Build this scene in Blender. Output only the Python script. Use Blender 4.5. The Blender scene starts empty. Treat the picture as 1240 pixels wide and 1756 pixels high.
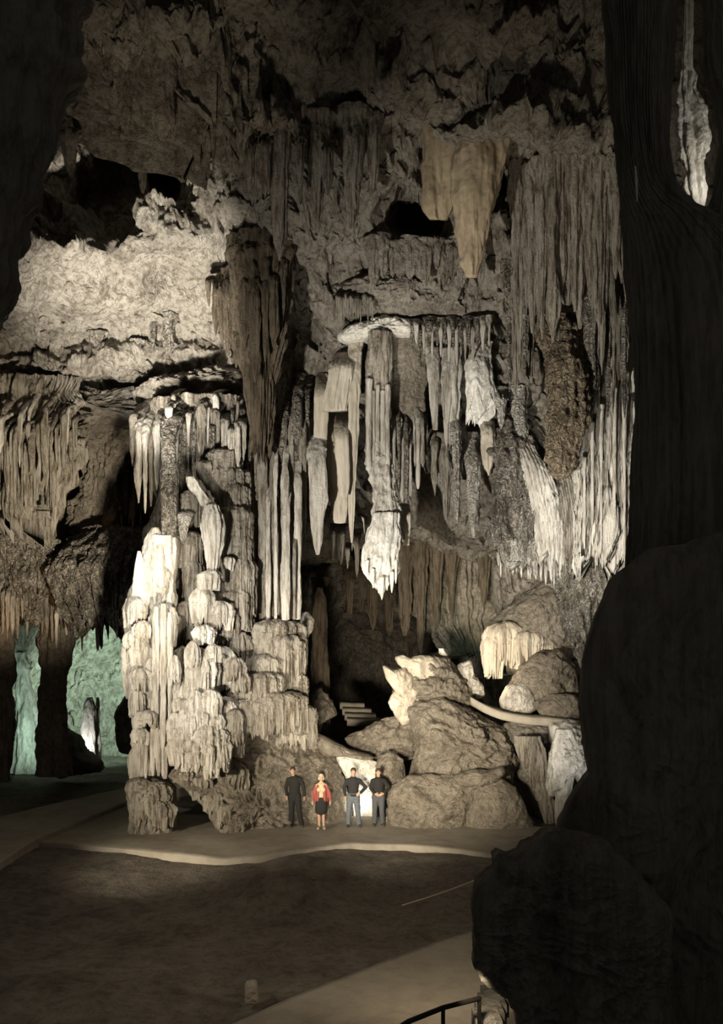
import bpy, math, random
import numpy as np
from mathutils import Vector

random.seed(7)
RS = np.random.RandomState(11)
SC = bpy.context.scene
COL = SC.collection
F, HORIZON, EYE = 1520.0, 1123.0, 5.2          # focal length in pixels, horizon row, eye height above the path


def at(px, py, Y):
    """point Y metres in front of the camera that the photograph shows at pixel (px, py)"""
    return Vector(((px - 620.0) / F * Y, Y, EYE - (py - HORIZON) / F * Y))


# ------------------------------------------------------------------ camera, world, lamps, exposure
cam_data = bpy.data.cameras.new('camera')
cam = bpy.data.objects.new('camera', cam_data)
COL.objects.link(cam)
cam.location = (0, 0, EYE)
cam.rotation_euler = (math.pi / 2, 0, 0)
cam_data.sensor_fit = 'VERTICAL'
cam_data.sensor_height = 24.0
cam_data.lens = 24.0 * F / 1756.0
cam_data.shift_y = (HORIZON - 878.0) / 1756.0
cam_data.clip_end = 300
SC.camera = cam

SC.view_settings.view_transform = 'Standard'
SC.view_settings.look = 'None'
SC.view_settings.gamma = 1.0
SC.view_settings.use_curve_mapping = False
SC.view_settings.exposure = 0.0
SC.cycles.use_denoising = True
SC.cycles.max_bounces = 4
SC.cycles.diffuse_bounces = 3
SC.cycles.glossy_bounces = 1

world = bpy.data.worlds.new('added_ambient')
world.use_nodes = True
world.node_tree.nodes['Background'].inputs[0].default_value = (1.0, 0.93, 0.78, 1)
world.node_tree.nodes['Background'].inputs[1].default_value = 0.055  # even sourceless glow added to raise the darkest rock
SC.world = world

WARM, CREAM, WHITE = (1.0, 0.80, 0.55), (1.0, 0.925, 0.79), (1.0, 0.965, 0.89)
GOLD = (1.0, 0.86, 0.64)
GREEN, AMBER = (0.68, 1.0, 0.78), (1.0, 0.56, 0.24)
# name, position, target, watts, colour, cone in degrees, blend, radius
LAMPS = [
    ('flood_lamp_path', (-9.0, 14, 2.1), at(480, 1265, 28), 8500, GOLD, 46, 1.0, 0.25),
    ('flood_lamp_high', (-9.5, 17, 11.5), at(330, 1090, 28), 6200, CREAM, 40, 1.0, 0.25),
    ('flood_lamp_hall', (-7.0, 11, 1.4), at(760, 800, 29), 22000, CREAM, 58, 1.0, 0.35),
    ('flood_lamp_left', (-1.5, 14, 2.0), at(35, 850, 32), 26000, GOLD, 34, 1.0, 0.35),
    ('added_fill_soft', (-1.0, 13.5, 2.5), at(700, 1230, 28), 17000, GOLD, 44, 1.0, 0.5),  # unseen fill added from the camera side to brighten base and boulders
    ('spot_vault', at(150, 980, 20), at(235, 505, 29), 30000, CREAM, 42, 1.0, 0.3),
    ('added_spot_vault_low', at(330, 900, 23), at(330, 580, 31), 1900, CREAM, 50, 1.0, 0.3),  # extra spot added to brighten the lower vault and lintel
    ('spot_column_lobe', at(150, 1040, 24.0), at(262, 960, 27), 60, WHITE, 24, 0.8, 0.2),
    ('spot_column_tiers', at(200, 1300, 22.0), at(345, 1180, 26), 220, WHITE, 44, 1.0, 0.3),
    ('spot_white_clump', at(600, 1120, 24.5), at(655, 930, 28), 480, WHITE, 34, 0.8, 0.2),
    ('spot_ledge', at(660, 690, 25.5), at(655, 560, 28), 350, CREAM, 70, 1.0, 0.3),
    ('spot_curtain_patch', at(790, 850, 24.0), at(822, 690, 28), 500, WHITE, 24, 0.9, 0.3),
    ('spot_drapery', at(930, 1010, 20.0), at(1005, 920, 26), 2600, CREAM, 60, 1.0, 0.3),
    ('added_spot_streak', at(935, 1020, 22), at(928, 860, 27), 900, WHITE, 22, 1.0, 0.2),  # added only to brighten the white tongue
    ('spot_mound', at(800, 1130, 29), at(920, 1110, 33), 125, WARM, 70, 1.0, 0.2),
    ('spot_mound_low', at(835, 1175, 29.5), at(920, 1190, 32), 90, WARM, 90, 1.0, 0.2),
    ('spot_boulder_crest', at(625, 1225, 29.0), at(700, 1150, 31), 110, WARM, 80, 1.0, 0.15),
    ('spot_white_figure', at(955, 1400, 22.5), at(978, 1290, 26), 420, WHITE, 46, 1.0, 0.2),
    ('spot_hollow', at(612, 1395, 28.0), at(612, 1330, 30), 110, CREAM, 110, 1.0, 0.1),
    ('spot_steps', at(560, 1190, 36.0), at(600, 1225, 38), 70, WARM, 90, 1.0, 0.1),
    ('green_lamp_grotto', at(190, 1262, 40), at(165, 1150, 46), 4200, GREEN, 120, 1.0, 0.3),
    ('green_lamp_passage', at(60, 1310, 36), at(42, 1200, 40), 700, GREEN, 100, 1.0, 0.3),
    ('green_lamp_cavity', at(790, 1120, 33), at(800, 1040, 38), 90, GREEN, 90, 1.0, 0.3),
    ('amber_lamp_edge', at(2, 1135, 30.2), at(20, 1070, 31.5), 130, AMBER, 100, 1.0, 0.2),
    ('spot_upper_roof', (3, 14, 4), at(880, 220, 24), 2600, GOLD, 32, 1.0, 0.8),
    ('spot_upper_left', (-4, 14, 5), at(300, 175, 22), 3000, GOLD, 30, 1.0, 0.8),
    ('lamp_lower_path', at(832, 1590, 12.2), at(690, 1575, 15), 190, WARM, 130, 1.0, 0.1),
    ('added_spot_stalagmite', at(140, 1296, 38.5), at(154, 1240, 39.6), 150, WHITE, 130, 1.0, 0.1),  # added in front so the stalagmite is not a silhouette
    ('spot_side_gap', at(1262, 330, 12.3), at(1190, 210, 13.3), 70, CREAM, 110, 1.0, 0.1),
    ('lamp_stairs', at(806, 1672, 9.3), at(832, 1738, 10.0), 50, WARM, 64, 1.0, 0.05),
    ('added_fill_ground', (-6.5, 9, 6.0), (-1.5, 18.5, 0), 800, GOLD, 70, 1.0, 0.5),  # unseen fill added to lift the soil
]
for nm, pos, tgt, watts, colour, cone, blend, rad in LAMPS:
    ld = bpy.data.lights.new(nm, 'SPOT')
    ld.energy, ld.color = watts, colour
    ld.spot_size, ld.spot_blend, ld.shadow_soft_size = math.radians(cone), blend, rad
    lo = bpy.data.objects.new(nm, ld)
    COL.objects.link(lo)
    lo.location = pos
    lo.rotation_euler = (Vector(tgt) - Vector(pos)).to_track_quat('-Z', 'Y').to_euler()

# ------------------------------------------------------------------ noise
PERM = np.concatenate([RS.permutation(256)] * 3).astype(np.int64)
GRAD = np.array([(1, 1, 0), (-1, 1, 0), (1, -1, 0), (-1, -1, 0), (1, 0, 1), (-1, 0, 1), (1, 0, -1), (-1, 0, -1),
                 (0, 1, 1), (0, -1, 1), (0, 1, -1), (0, -1, -1), (1, 1, 0), (-1, 1, 0), (0, -1, 1), (0, -1, -1)], float)


def perlin(x, y, z):
    x, y, z = np.broadcast_arrays(np.asarray(x, float), np.asarray(y, float), np.asarray(z, float))
    xi, yi, zi = np.floor(x).astype(np.int64), np.floor(y).astype(np.int64), np.floor(z).astype(np.int64)
    xf, yf, zf = x - xi, y - yi, z - zi
    u, v, w = (t * t * t * (t * (t * 6 - 15) + 10) for t in (xf, yf, zf))

    def g(i, j, k):
        h = PERM[PERM[PERM[(xi + i) & 255] + ((yi + j) & 255)] + ((zi + k) & 255)] & 15
        gr = GRAD[h]
        return gr[..., 0] * (xf - i) + gr[..., 1] * (yf - j) + gr[..., 2] * (zf - k)
    l = lambda a, b, t: a + t * (b - a)
    return l(l(l(g(0, 0, 0), g(1, 0, 0), u), l(g(0, 1, 0), g(1, 1, 0), u), v),
             l(l(g(0, 0, 1), g(1, 0, 1), u), l(g(0, 1, 1), g(1, 1, 1), u), v), w)


def fbm(x, y, z, octaves=4, gain=0.5):
    a, s, o = 1.0, 0.0, 0.0
    for i in range(octaves):
        f = 2.03 ** i
        o = o + a * perlin(x * f + 17.3 * i, y * f - 9.1 * i, z * f + 4.7 * i)
        s += a
        a *= gain
    return o / s * 1.6


def ridged(x, y, z, octaves=4, gain=0.5):
    a, s, o = 1.0, 0.0, 0.0
    for i in range(octaves):
        f = 2.03 ** i
        o = o + a * (1 - np.abs(perlin(x * f + 31.3 * i, y * f + 11.1 * i, z * f - 4.7 * i)) * 2)
        s += a
        a *= gain
    return o / s


def smooth(a, b, t):
    t = np.clip((t - a) / (b - a), 0, 1)
    return t * t * (3 - 2 * t)


# distance of the rock behind everything, read off as a table (columns: pixel x, rows: pixel y)
CX = [-350, 0, 100, 200, 300, 400, 500, 600, 700, 800, 900, 1000, 1100, 1300, 1600]
RY = [-400, -150, 0, 100, 200, 300, 400, 500, 600, 700, 800, 900, 1000, 1100, 1200, 1300, 1500]
DT = np.array([
    [11, 12, 12, 13, 13, 14, 14, 14, 14, 14, 14, 14, 14, 13, 11],
    [13, 15, 16, 17, 18, 18, 18, 18, 18, 18, 18, 18, 18, 16, 13],
    [14, 17, 18, 19, 20, 21, 21, 21, 21, 21.5, 21, 22, 21, 18, 15],
    [15, 18, 20, 21, 22, 23, 23, 23, 22.5, 23, 23, 23.5, 22, 20, 16],
    [16, 20, 24, 27, 26, 23.5, 24, 25, 24.5, 24, 23.5, 23.5, 22.5, 20, 16],
    [17, 22, 26, 29, 28.5, 27, 26, 26, 25.5, 27, 26, 25, 24, 21, 17],
    [18, 24, 25.5, 27, 27.5, 28, 27.5, 27, 27, 27, 26.5, 25.5, 25, 22, 18],
    [20, 27, 28, 29, 30, 30.5, 29.5, 28.5, 28.2, 28, 27.3, 26.3, 25.5, 23, 19],
    [22, 30.8, 31, 31.2, 31.4, 31.5, 30.5, 29.5, 29, 28.8, 28.3, 27, 26.2, 24, 20],
    [24, 31, 31.6, 33.5, 31.8, 31.4, 30, 30, 29.5, 29.2, 28.6, 27.6, 26.6, 25, 20],
    [25, 32, 34, 39, 36, 33, 32, 32, 30.2, 29.6, 28.8, 28, 27, 25, 21],
    [26, 33, 35, 40, 39, 36, 36, 37, 33, 31.5, 29.5, 28.5, 27.5, 26, 21],
    [27, 34, 36, 38, 42, 38, 42, 52, 48, 41, 33, 29.5, 28.5, 26, 22],
    [28, 39, 42, 45, 45, 42, 48, 62, 60, 44, 36, 32, 29.5, 27, 22],
    [29, 42, 46, 47, 46, 43, 50, 64, 62, 45, 38, 34, 31, 27, 22],
    [30, 44, 47, 47, 46, 43, 48, 60, 58, 44, 38, 34, 31, 28, 22],
    [30, 45, 47, 47, 46, 42, 43, 44, 44, 43, 38, 34, 31, 28, 22]], float)


def wall_depth(px, py):
    ix = np.interp(px, CX, np.arange(len(CX)))
    iy = np.interp(py, RY, np.arange(len(RY)))
    x0, y0 = np.clip(np.floor(ix).astype(int), 0, len(CX) - 2), np.clip(np.floor(iy).astype(int), 0, len(RY) - 2)
    fx, fy = ix - x0, iy - y0
    fx, fy = fx * fx * (3 - 2 * fx), fy * fy * (3 - 2 * fy)
    return ((DT[y0, x0] * (1 - fx) + DT[y0, x0 + 1] * fx) * (1 - fy) + (DT[y0 + 1, x0] * (1 - fx) + DT[y0 + 1, x0 + 1] * fx) * fy)


# ------------------------------------------------------------------ meshes
def make_object(name, verts, faces, mat, origin=None, parent=None, smooth_shade=True):
    """verts (n,3) in world space; faces: list of int arrays (m,3) or (m,4)"""
    verts = np.asarray(verts, np.float32).reshape(-1, 3)
    if origin is None:
        origin = Vector((float(verts[:, 0].mean()), float(verts[:, 1].mean()), float(verts[:, 2].min())))
    base = Vector(origin)
    me = bpy.data.meshes.new(name)
    me.vertices.add(len(verts))
    me.vertices.foreach_set('co', (verts - np.array(base, np.float32)).ravel())
    loops = np.concatenate([np.asarray(f, np.int32).ravel() for f in faces])
    totals = np.concatenate([np.full(len(f), np.asarray(f).shape[1], np.int32) for f in faces])
    starts = np.concatenate([[0], np.cumsum(totals)[:-1]]).astype(np.int32)
    me.loops.add(len(loops))
    me.loops.foreach_set('vertex_index', loops)
    me.polygons.add(len(totals))
    me.polygons.foreach_set('loop_start', starts)
    me.polygons.foreach_set('use_smooth', np.full(len(totals), smooth_shade))
    me.update(calc_edges=True)
    me.validate()
    me.materials.append(mat)
    o = bpy.data.objects.new(name, me)
    COL.objects.link(o)
    if parent is not None:
        o.parent = parent
        o.location = base - parent.location
    else:
        o.location = base
    return o


def grid_faces(nr, nc, wrap=False):
    i = np.arange(nr - 1)[:, None]
    j = np.arange(nc if wrap else nc - 1)[None, :]
    j2 = (j + 1) % nc
    q = np.stack([i * nc + j, i * nc + j2, (i + 1) * nc + j2, (i + 1) * nc + j], -1)
    return q.reshape(-1, 4)


def ring_object(name, V, mat, parent=None, origin=None, dip=(0.0, 0.0)):
    """V (rows, around, 3) closed round; both ends capped"""
    nr, nc, _ = V.shape
    q = grid_faces(nr, nc, True)
    top, bot = V[0].mean(0), V[-1].mean(0)
    top[2] += dip[0]
    bot[2] += dip[1]
    verts = np.concatenate([V.reshape(-1, 3), top[None], bot[None]])
    j = np.arange(nc)
    a, b = nr * nc, nr * nc + 1
    ft = np.stack([np.full(nc, a), (j + 1) % nc, j], -1)
    fb = np.stack([np.full(nc, b), (nr - 1) * nc + j, (nr - 1) * nc + (j + 1) % nc], -1)
    return make_object(name, verts, [q[:, ::-1], ft[:, ::-1], fb[:, ::-1]], mat, origin, parent)


def tag(o, label=None, cat=None, group=None, kind=None):
    for k, v in (('label', label), ('category', cat), ('group', group), ('kind', kind)):
        if v:
            o[k] = v
    return o


def empty(name, loc):
    o = bpy.data.objects.new(name, None)
    o.empty_display_size = 0.3
    COL.objects.link(o)
    o.location = loc
    return o


_seed = [0]


def nextseed():
    _seed[0] += 1
    return _seed[0] * 7.31


def shaft(name, rows, Y, mat, depth=1.0, k=0, amp=0.0, rag=0.0, noise=0.05, ns=1.6, stretch=0.3, power=2.0,
          parent=None, fine=0.02, fine_s=7.0, dmax=9.0, res=2.1, lean=0.0, sink=False, streak=0.05, wobble=0.12, drips=0):
    """a hanging or standing body: rows = (pixel row, left, right) seen at distance Y; k ribs round it, ragged lower end.
    sink: the root bends back into the rock it hangs from"""
    sd = nextseed()
    rows = np.array([r[:3] for r in rows], float)
    span = rows[-1, 0] - rows[0, 0]
    wpx = (rows[:, 2] - rows[:, 1]).max()
    nv = int(np.clip(span / res, 14, 300))
    nt = int(np.clip(max(wpx * 2.4 / res, k * 7), 16, 460))
    v = np.linspace(0, 1, nv)
    py = rows[0, 0] + span * v
    xl, xr = np.interp(py, rows[:, 0], rows[:, 1]), np.interp(py, rows[:, 0], rows[:, 2])
    sm = max(1, nv // 22)
    ker = np.hanning(2 * sm + 3)[1:-1]
    ker /= ker.sum()
    pad = lambda a: np.convolve(np.pad(a, sm, mode='edge'), ker, 'valid')
    xl, xr = pad(xl), pad(xr)
    m = Y / F
    H = span * m
    xc, w = ((xl + xr) / 2 - 620) * m, np.maximum((xr - xl) / 2 * m, 0.004)
    fade = smooth(0, 0.1, v) * (1 - 0.5 * smooth(0.7, 1, v))
    w = w * (1 + wobble * 1.6 * fade * (perlin(v * H * 0.9, sd, 1.5) + 0.6 * perlin(v * H * 2.6, sd, 7.5)))
    xc = xc + wobble * np.minimum(w, 0.3) * 1.6 * fade * perlin(v * H * 0.7, sd, 4.5)
    D = np.minimum(w * depth, dmax)
    th = np.linspace(0, 2 * np.pi, nt, endpoint=False)
    c, s = np.cos(th), np.sin(th)
    e = 2.0 / power
    ce, se = np.sign(c) * np.abs(c) ** e, np.sign(s) * np.abs(s) ** e
    yc = Y + lean * v
    if sink:
        goal = float(np.clip(wall_depth(np.array([(rows[0, 1] + rows[0, 2]) / 2]), np.array([rows[0, 0]]))[0] - 0.1 - Y, 0, 2.6))
        yc = yc + (goal + 0.25) * (1 - smooth(-0.25, max(0.12, min(0.45, 2.2 / H)), v))
    X = xc[:, None] + w[:, None] * ce[None]
    Yy = yc[:, None] + D[:, None] * se[None]
    zt = EYE - (rows[0, 0] - HORIZON) * m
    Z = np.repeat((zt - H * v)[:, None], nt, 1)
    if rag:
        n = 0.5 + 0.9 * perlin(th * max(k, 8) / 3.1, sd, 0.5) + 0.5 * perlin(X[-1] * 2.2, sd, 3.3)
        Z = Z + H * rag * np.clip(n, 0, 1)[None] * smooth(0.25, 1.0, v)[:, None]
    nx, ny = ce / np.maximum(w, 0.02)[:, None], se / np.maximum(D, 0.02)[:, None]
    nl = np.sqrt(nx * nx + ny * ny) + 1e-9
    nx, ny = nx / nl, ny / nl
    shrink = np.clip(np.minimum(w, np.maximum(D, w * 0.3)) / 0.12, 0.1, 1)[:, None]
    d = noise * fbm(X * ns + sd, Yy * ns, Z * ns * stretch, 4) * shrink
    if k:
        wob = 0.7 * perlin(Z * 0.35, sd, th[None] * 0.8) + 0.25 * perlin(Z * 1.3, sd + 5, th[None])
        ph = th[None] + wob / max(k, 1) * 1.6 + 0.9 / k * perlin(th[None] * k / 3.0, sd, 0.1)
        bump = np.abs(np.sin(k * ph / 2))
        var = 0.65 + 0.9 * perlin(th[None] * k / 4.0 + 3, sd, Z * 0.12)
        d = d + amp * (bump - 0.62) * np.clip(var, 0.15, 1.4) * shrink
    if drips:
        rr = np.random.RandomState(int(sd * 10) % 9999)
        spd = np.sqrt((w[:, None] * s[None]) ** 2 + (D[:, None] * c[None]) ** 2) + 0.02
        bumpy = np.zeros_like(X)
        for _ in range(drips):
            t0 = -rr.rand() * np.pi if rr.rand() < 0.8 else rr.rand() * np.pi
            v0 = rr.uniform(-0.1, 0.8)
            ln_, r_ = rr.uniform(0.10, 0.5), rr.uniform(0.05, 0.16)
            i0, i1 = int(max(0, v0) * nv), int(min(1, v0 + ln_) * nv)
            if i1 - i0 < 2:
                continue
            q_ = (v[i0:i1] - v0) / ln_
            tp = (np.sqrt(np.clip(1 - q_, 0, 1)) * (0.35 + 0.65 * smooth(0, 0.25, q_)))[:, None] * r_ + 1e-4
            da = np.abs((th[None] - t0 + np.pi) % (2 * np.pi) - np.pi) * spd[i0:i1]
            bumpy[i0:i1] = np.maximum(bumpy[i0:i1], np.sqrt(np.clip(1 - (da / tp) ** 2, 0, 1)) * tp * 1.5)
        d = d + bumpy
    if streak:
        d = d + streak * 1.6 * (ridged(X * 4.6 + sd, Yy * 4.6, Z * 0.40, 4, 0.65) - 0.55) * shrink
    if fine:
        d = d + fine * fbm(X * fine_s, Yy * fine_s, Z * fine_s * 0.7 + sd, 3, 0.6) * shrink
    V = np.stack([X + nx * d, Yy + ny * d, Z], -1)
    return ring_object(name, V, mat, parent, dip=(0.0, 0.03 if rag else -0.02))


def cascade(name, px, ptop, pbot, wpx, Y, mat, k=26, depth=0.8, parent=None, dome=0.34, amp=0.13, rag=0.3, taper=0.2):
    """a cap of flowstone: a rounded top spilling over into a fringe of ribs with a ragged lower edge"""
    sd = nextseed()
    m = Y / F
    R = wpx / 2 * m
    c0 = at(px, ptop, Y)
    H = (pbot - ptop) * m
    nt = int(np.clip(k * 9, 60, 330))
    th = np.linspace(0, 2 * np.pi, nt, endpoint=False)
    ph = th + 0.8 / k * 3 * perlin(th * k / 5.0, sd, 0.2)
    rib = np.abs(np.sin(k * ph / 2)) ** 0.9
    big = 0.75 + 0.7 * perlin(th * k / 6.0, sd, 9.2)
    ln = 1 - rag * np.clip(0.45 + 1.1 * perlin(th * k / 4.2, sd, 4.4), 0, 1) - 0.25 * rag * (1 - rib)
    out = 1 + 0.34 * perlin(np.cos(th) * 1.3 + sd, np.sin(th) * 1.3, 0.7) + 0.22 * perlin(np.cos(th) * 3.1 + sd, np.sin(th) * 3.1, 2.7)
    rows = []
    nd, nf = 10, 26
    for i in range(1, nd + 1):
        a = i / nd * math.pi / 2
        rows.append((math.sin(a), 1 - math.cos(a), 0.0, 0.25 * math.sin(a) ** 4))
    for i in range(1, nf + 1):
        s_ = i / nf
        rows.append((1 - taper * s_ ** 0.8, 1.0, s_, 0.25 + 0.75 * min(1, s_ * 3)))
    rows += [(0.72 - taper, 1.0, 0.985, 0.6), (0.5 - taper, 1.0, 0.9, 0.2)]
    V = np.zeros((len(rows), nt, 3))
    for i, (r, dm, fr, a) in enumerate(rows):
        rr = R * r * (1 + (out - 1) * min(1, r * 1.3)) * (1 + amp * a * (rib * big - 0.55) * 1.7)
        z = c0.z - H * dome * dm - H * (1 - dome) * fr * ln
        x, y = c0.x + rr * np.cos(th), c0.y + rr * np.sin(th) * depth
        n = 0.06 * R * fbm(x * 2.6 / max(R, .2) * .7, y * 2.6 / max(R, .2) * .7, z * 1.2 / max(R, .2) * .7 + sd, 3)
        n = n + 0.05 * fbm(x * 7, y * 7, np.broadcast_to(z, th.shape) * (5 - 4 * a) + sd, 3, 0.6) * min(1, R * 2)
        V[i] = np.stack([x + n * np.cos(th), y + n * np.sin(th), np.broadcast_to(z, th.shape) + n * 0.7 * (1 - fr)], -1)
    return ring_object(name, V, mat, parent, dip=(H * 0.02, 0.05))


def blob(name, outline, Y, mat, front=1.0, back=0.8, lump=0.25, ls=0.7, rough=0.08, rs=2.6, stretch=1.0, centre=None,
         parent=None, sq=0.55, nphi=None, strat=0.0, edge=1.0, nr=None, tilt=0.0, skew=0.0):
    """a solid rock whose silhouette follows outline (pixels, round a centre) at distance Y, with real thickness"""
    sd = nextseed()
    pts = np.array(outline, float)
    if centre is None:
        centre = (pts.min(0) + pts.max(0)) / 2
    nx_ = np.roll(pts, -1, 0)
    pts = np.concatenate([pts + (nx_ - pts) * f for f in np.linspace(0, 1, 24, endpoint=False)])
    d = pts - np.array(centre)
    ang, rad = np.arctan2(d[:, 1], d[:, 0]), np.hypot(d[:, 0], d[:, 1])
    o = np.argsort(ang)
    ang, rad = ang[o], rad[o]
    per = rad.mean() * 2 * math.pi
    nphi = nphi or int(np.clip(per / 2.0, 48, 700))
    nr = nr or int(np.clip(rad.mean() / 2.0, 16, 170))
    ph = np.linspace(-np.pi, np.pi, nphi, endpoint=False)
    R = np.interp(ph, np.concatenate([ang - 2 * np.pi, ang, ang + 2 * np.pi]), np.tile(rad, 3))
    ker = np.hanning(7)[1:-1]
    ker /= ker.sum()
    R = np.convolve(np.concatenate([R[-2:], R, R[:2]]), ker, 'valid')
    m = Y / F
    Rm = rad.mean() * m
    ls, rs, lump = max(ls, 0.85 / Rm), max(rs, 2.2 / Rm), min(lump, 0.38 * Rm)
    cx, cz = (centre[0] - 620) * m, EYE - (centre[1] - HORIZON) * m
    a = np.concatenate([np.linspace(0.02, 1, nr) * np.pi / 2, np.pi - np.linspace(1, 0.06, max(8, nr // 3))[1:] * np.pi / 2])
    r = np.sin(a)
    y = np.sign(np.cos(a)) * np.abs(np.cos(a)) ** (2 * sq)
    y = np.where(y > 0, -y * front, -y * back)
    X = cx + (r[:, None] * R[None] * m) * np.cos(ph)[None]
    Z = cz - (r[:, None] * R[None] * m) * np.sin(ph)[None]
    Yy = Y + np.repeat(y[:, None], nphi, 1) + tilt * (Z - cz) + skew * (X - cx)
    ins = smooth(0.0, 0.35, 1 - r * (1 - 0.35 * (1 - edge)))[:, None] * 0.85 + 0.15
    n1 = lump * fbm(X * ls + sd, Yy * ls, Z * ls * stretch, 4)
    wx, wz = 0.35 * fbm(X * 1.1, Yy * 1.1 + sd, Z * 1.1, 2), 0.35 * fbm(X * 1.1 + 40, Yy * 1.1, Z * 1.1 + sd, 2)
    n2 = rough * 1.5 * (ridged((X + wx) * rs * 0.6 + sd, Yy * rs * 0.6, (Z + wz) * rs * stretch, 5, 0.6) - 0.55) + rough * 0.35 * fbm(X * 6, Yy * 6, Z * 6 * stretch + sd, 3, 0.6)
    n3 = strat * (ridged(X * 0.5, Yy * 0.5 + sd, Z * 2.6 + 0.4 * X, 3) - 0.5)
    dsp = (n1 + n2 + n3)
    V = np.stack([X + dsp * 0.35 * np.cos(ph)[None] * (1 - ins * 0.5), Yy - dsp * ins * np.where(a < np.pi / 2, 1, -1)[:, None],
                  Z - dsp * 0.35 * np.sin(ph)[None] * (1 - ins * 0.5)], -1)
    return ring_object(name, V, mat, parent)


# ------------------------------------------------------------------ materials
def rock_material(name, light, mid, dark, scale=1.0, stretch=0.25, fine=6.0, bump=0.6, dist=0.12, rough=0.9, speck=0.0, stain_shade=0.5):
    m = bpy.data.materials.new(name)
    m.use_nodes = True
    nt = m.node_tree
    N, L = nt.nodes, nt.links
    b = N['Principled BSDF']
    b.inputs['Roughness'].default_value = rough
    b.inputs['Specular IOR Level'].default_value = 0.2
    geo = N.new('ShaderNodeNewGeometry')
    mp = N.new('ShaderNodeMapping')
    mp.inputs['Scale'].default_value = (1, 1, stretch)
    L.new(geo.outputs['Position'], mp.inputs['Vector'])

    def noise(vec, s, detail=6, r=0.6, d=0.0):
        n = N.new('ShaderNodeTexNoise')
        n.inputs['Scale'].default_value = s
        n.inputs['Detail'].default_value = detail
        n.inputs['Roughness'].default_value = r
        n.inputs['Distortion'].default_value = d
        L.new(vec, n.inputs['Vector'])
        return n.outputs[0]

    def ramp(fac, stops):
        r = N.new('ShaderNodeValToRGB')
        for i, (p, c) in enumerate(stops):
            e = r.color_ramp.elements[i] if i < 2 else r.color_ramp.elements.new(p)
            e.position, e.color = p, (*c, 1)
        L.new(fac, r.inputs[0])
        return r.outputs[0]

    big = noise(mp.outputs[0], 1.1 * scale, 7, 0.62, 0.4)
    col = ramp(big, [(0.30, dark), (0.70, light), (0.47, mid)])
    st = noise(mp.outputs[0], 5.0 * scale, 6, 0.7, 0.2)
    stc = ramp(st, [(0.38, tuple(1 - stain_shade * (1 - x) for x in (0.36, 0.32, 0.27))), (0.54, (1, 1, 1))])  # noise streaks: mineral staining deepened to paint in the shade of crevices
    mx = N.new('ShaderNodeMix')
    mx.data_type, mx.blend_type = 'RGBA', 'MULTIPLY'
    mx.inputs[0].default_value = 1.0
    L.new(col, mx.inputs[6])
    L.new(stc, mx.inputs[7])
    out = mx.outputs[2]
    h1 = noise(mp.outputs[0], fine, 8, 0.68, 0.1)
    h2 = noise(geo.outputs['Position'], fine * 1.7, 5, 0.7)
    add = N.new('ShaderNodeMath')
    add.operation = 'MULTIPLY_ADD'
    add.inputs[1].default_value = 0.45
    L.new(h2, add.inputs[0])
    L.new(h1, add.inputs[2])
    height = add.outputs[0]
    if speck:
        vo = N.new('ShaderNodeTexVoronoi')
        vo.inputs['Scale'].default_value = 8.0
        vo.inputs['Randomness'].default_value = 1.0
        wn = N.new('ShaderNodeTexNoise')
        wn.inputs['Scale'].default_value = 3.5
        wn.inputs['Detail'].default_value = 4
        L.new(geo.outputs['Position'], wn.inputs['Vector'])
        vm = N.new('ShaderNodeVectorMath')
        vm.operation = 'MULTIPLY_ADD'
        vm.inputs[1].default_value = (0.5, 0.5, 0.9)
        L.new(wn.outputs[1], vm.inputs[0])
        L.new(geo.outputs['Position'], vm.inputs[2])
        L.new(vm.outputs[0], vo.inputs['Vector'])
        sc_ = ramp(vo.outputs['Distance'], [(0.15, (1, 1, 1)), (0.62, (1 - speck,) * 3)])
        m2 = N.new('ShaderNodeMix')
        m2.data_type, m2.blend_type = 'RGBA', 'MULTIPLY'
        m2.inputs[0].default_value = 1.0
        L.new(out, m2.inputs[6])
        L.new(sc_, m2.inputs[7])
        out = m2.outputs[2]
        a2 = N.new('ShaderNodeMath')
        a2.operation = 'MULTIPLY_ADD'
        a2.inputs[1].default_value = -0.9
        L.new(vo.outputs['Distance'], a2.inputs[0])
        L.new(height, a2.inputs[2])
        height = a2.outputs[0]
    L.new(out, b.inputs['Base Color'])
    bp = N.new('ShaderNodeBump')
    bp.inputs['Strength'].default_value = bump
    bp.inputs['Distance'].default_value = dist
    L.new(height, bp.inputs['Height'])
    L.new(bp.outputs[0], b.inputs['Normal'])
    return m


def plain_material(name, colour, rough=0.8, var=0.15, scale=30.0, metal=0.0):
    m = bpy.data.materials.new(name)
    m.use_nodes = True
    N, L = m.node_tree.nodes, m.node_tree.links
    b = N['Principled BSDF']
    b.inputs['Roughness'].default_value = rough
    b.inputs['Metallic'].default_value = metal
    n = N.new('ShaderNodeTexNoise')
    n.inputs['Scale'].default_value = scale
    tc = N.new('ShaderNodeTexCoord')
    L.new(tc.outputs['Object'], n.inputs['Vector'])
    r = N.new('ShaderNodeValToRGB')
    r.color_ramp.elements[0].color = (*[c * (1 - var) for c in colour], 1)
    r.color_ramp.elements[1].color = (*[min(1, c * (1 + var)) for c in colour], 1)
    r.color_ramp.elements[0].position, r.color_ramp.elements[1].position = 0.3, 0.7
    L.new(n.outputs[0], r.inputs[0])
    L.new(r.outputs[0], b.inputs['Base Color'])
    return m


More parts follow.
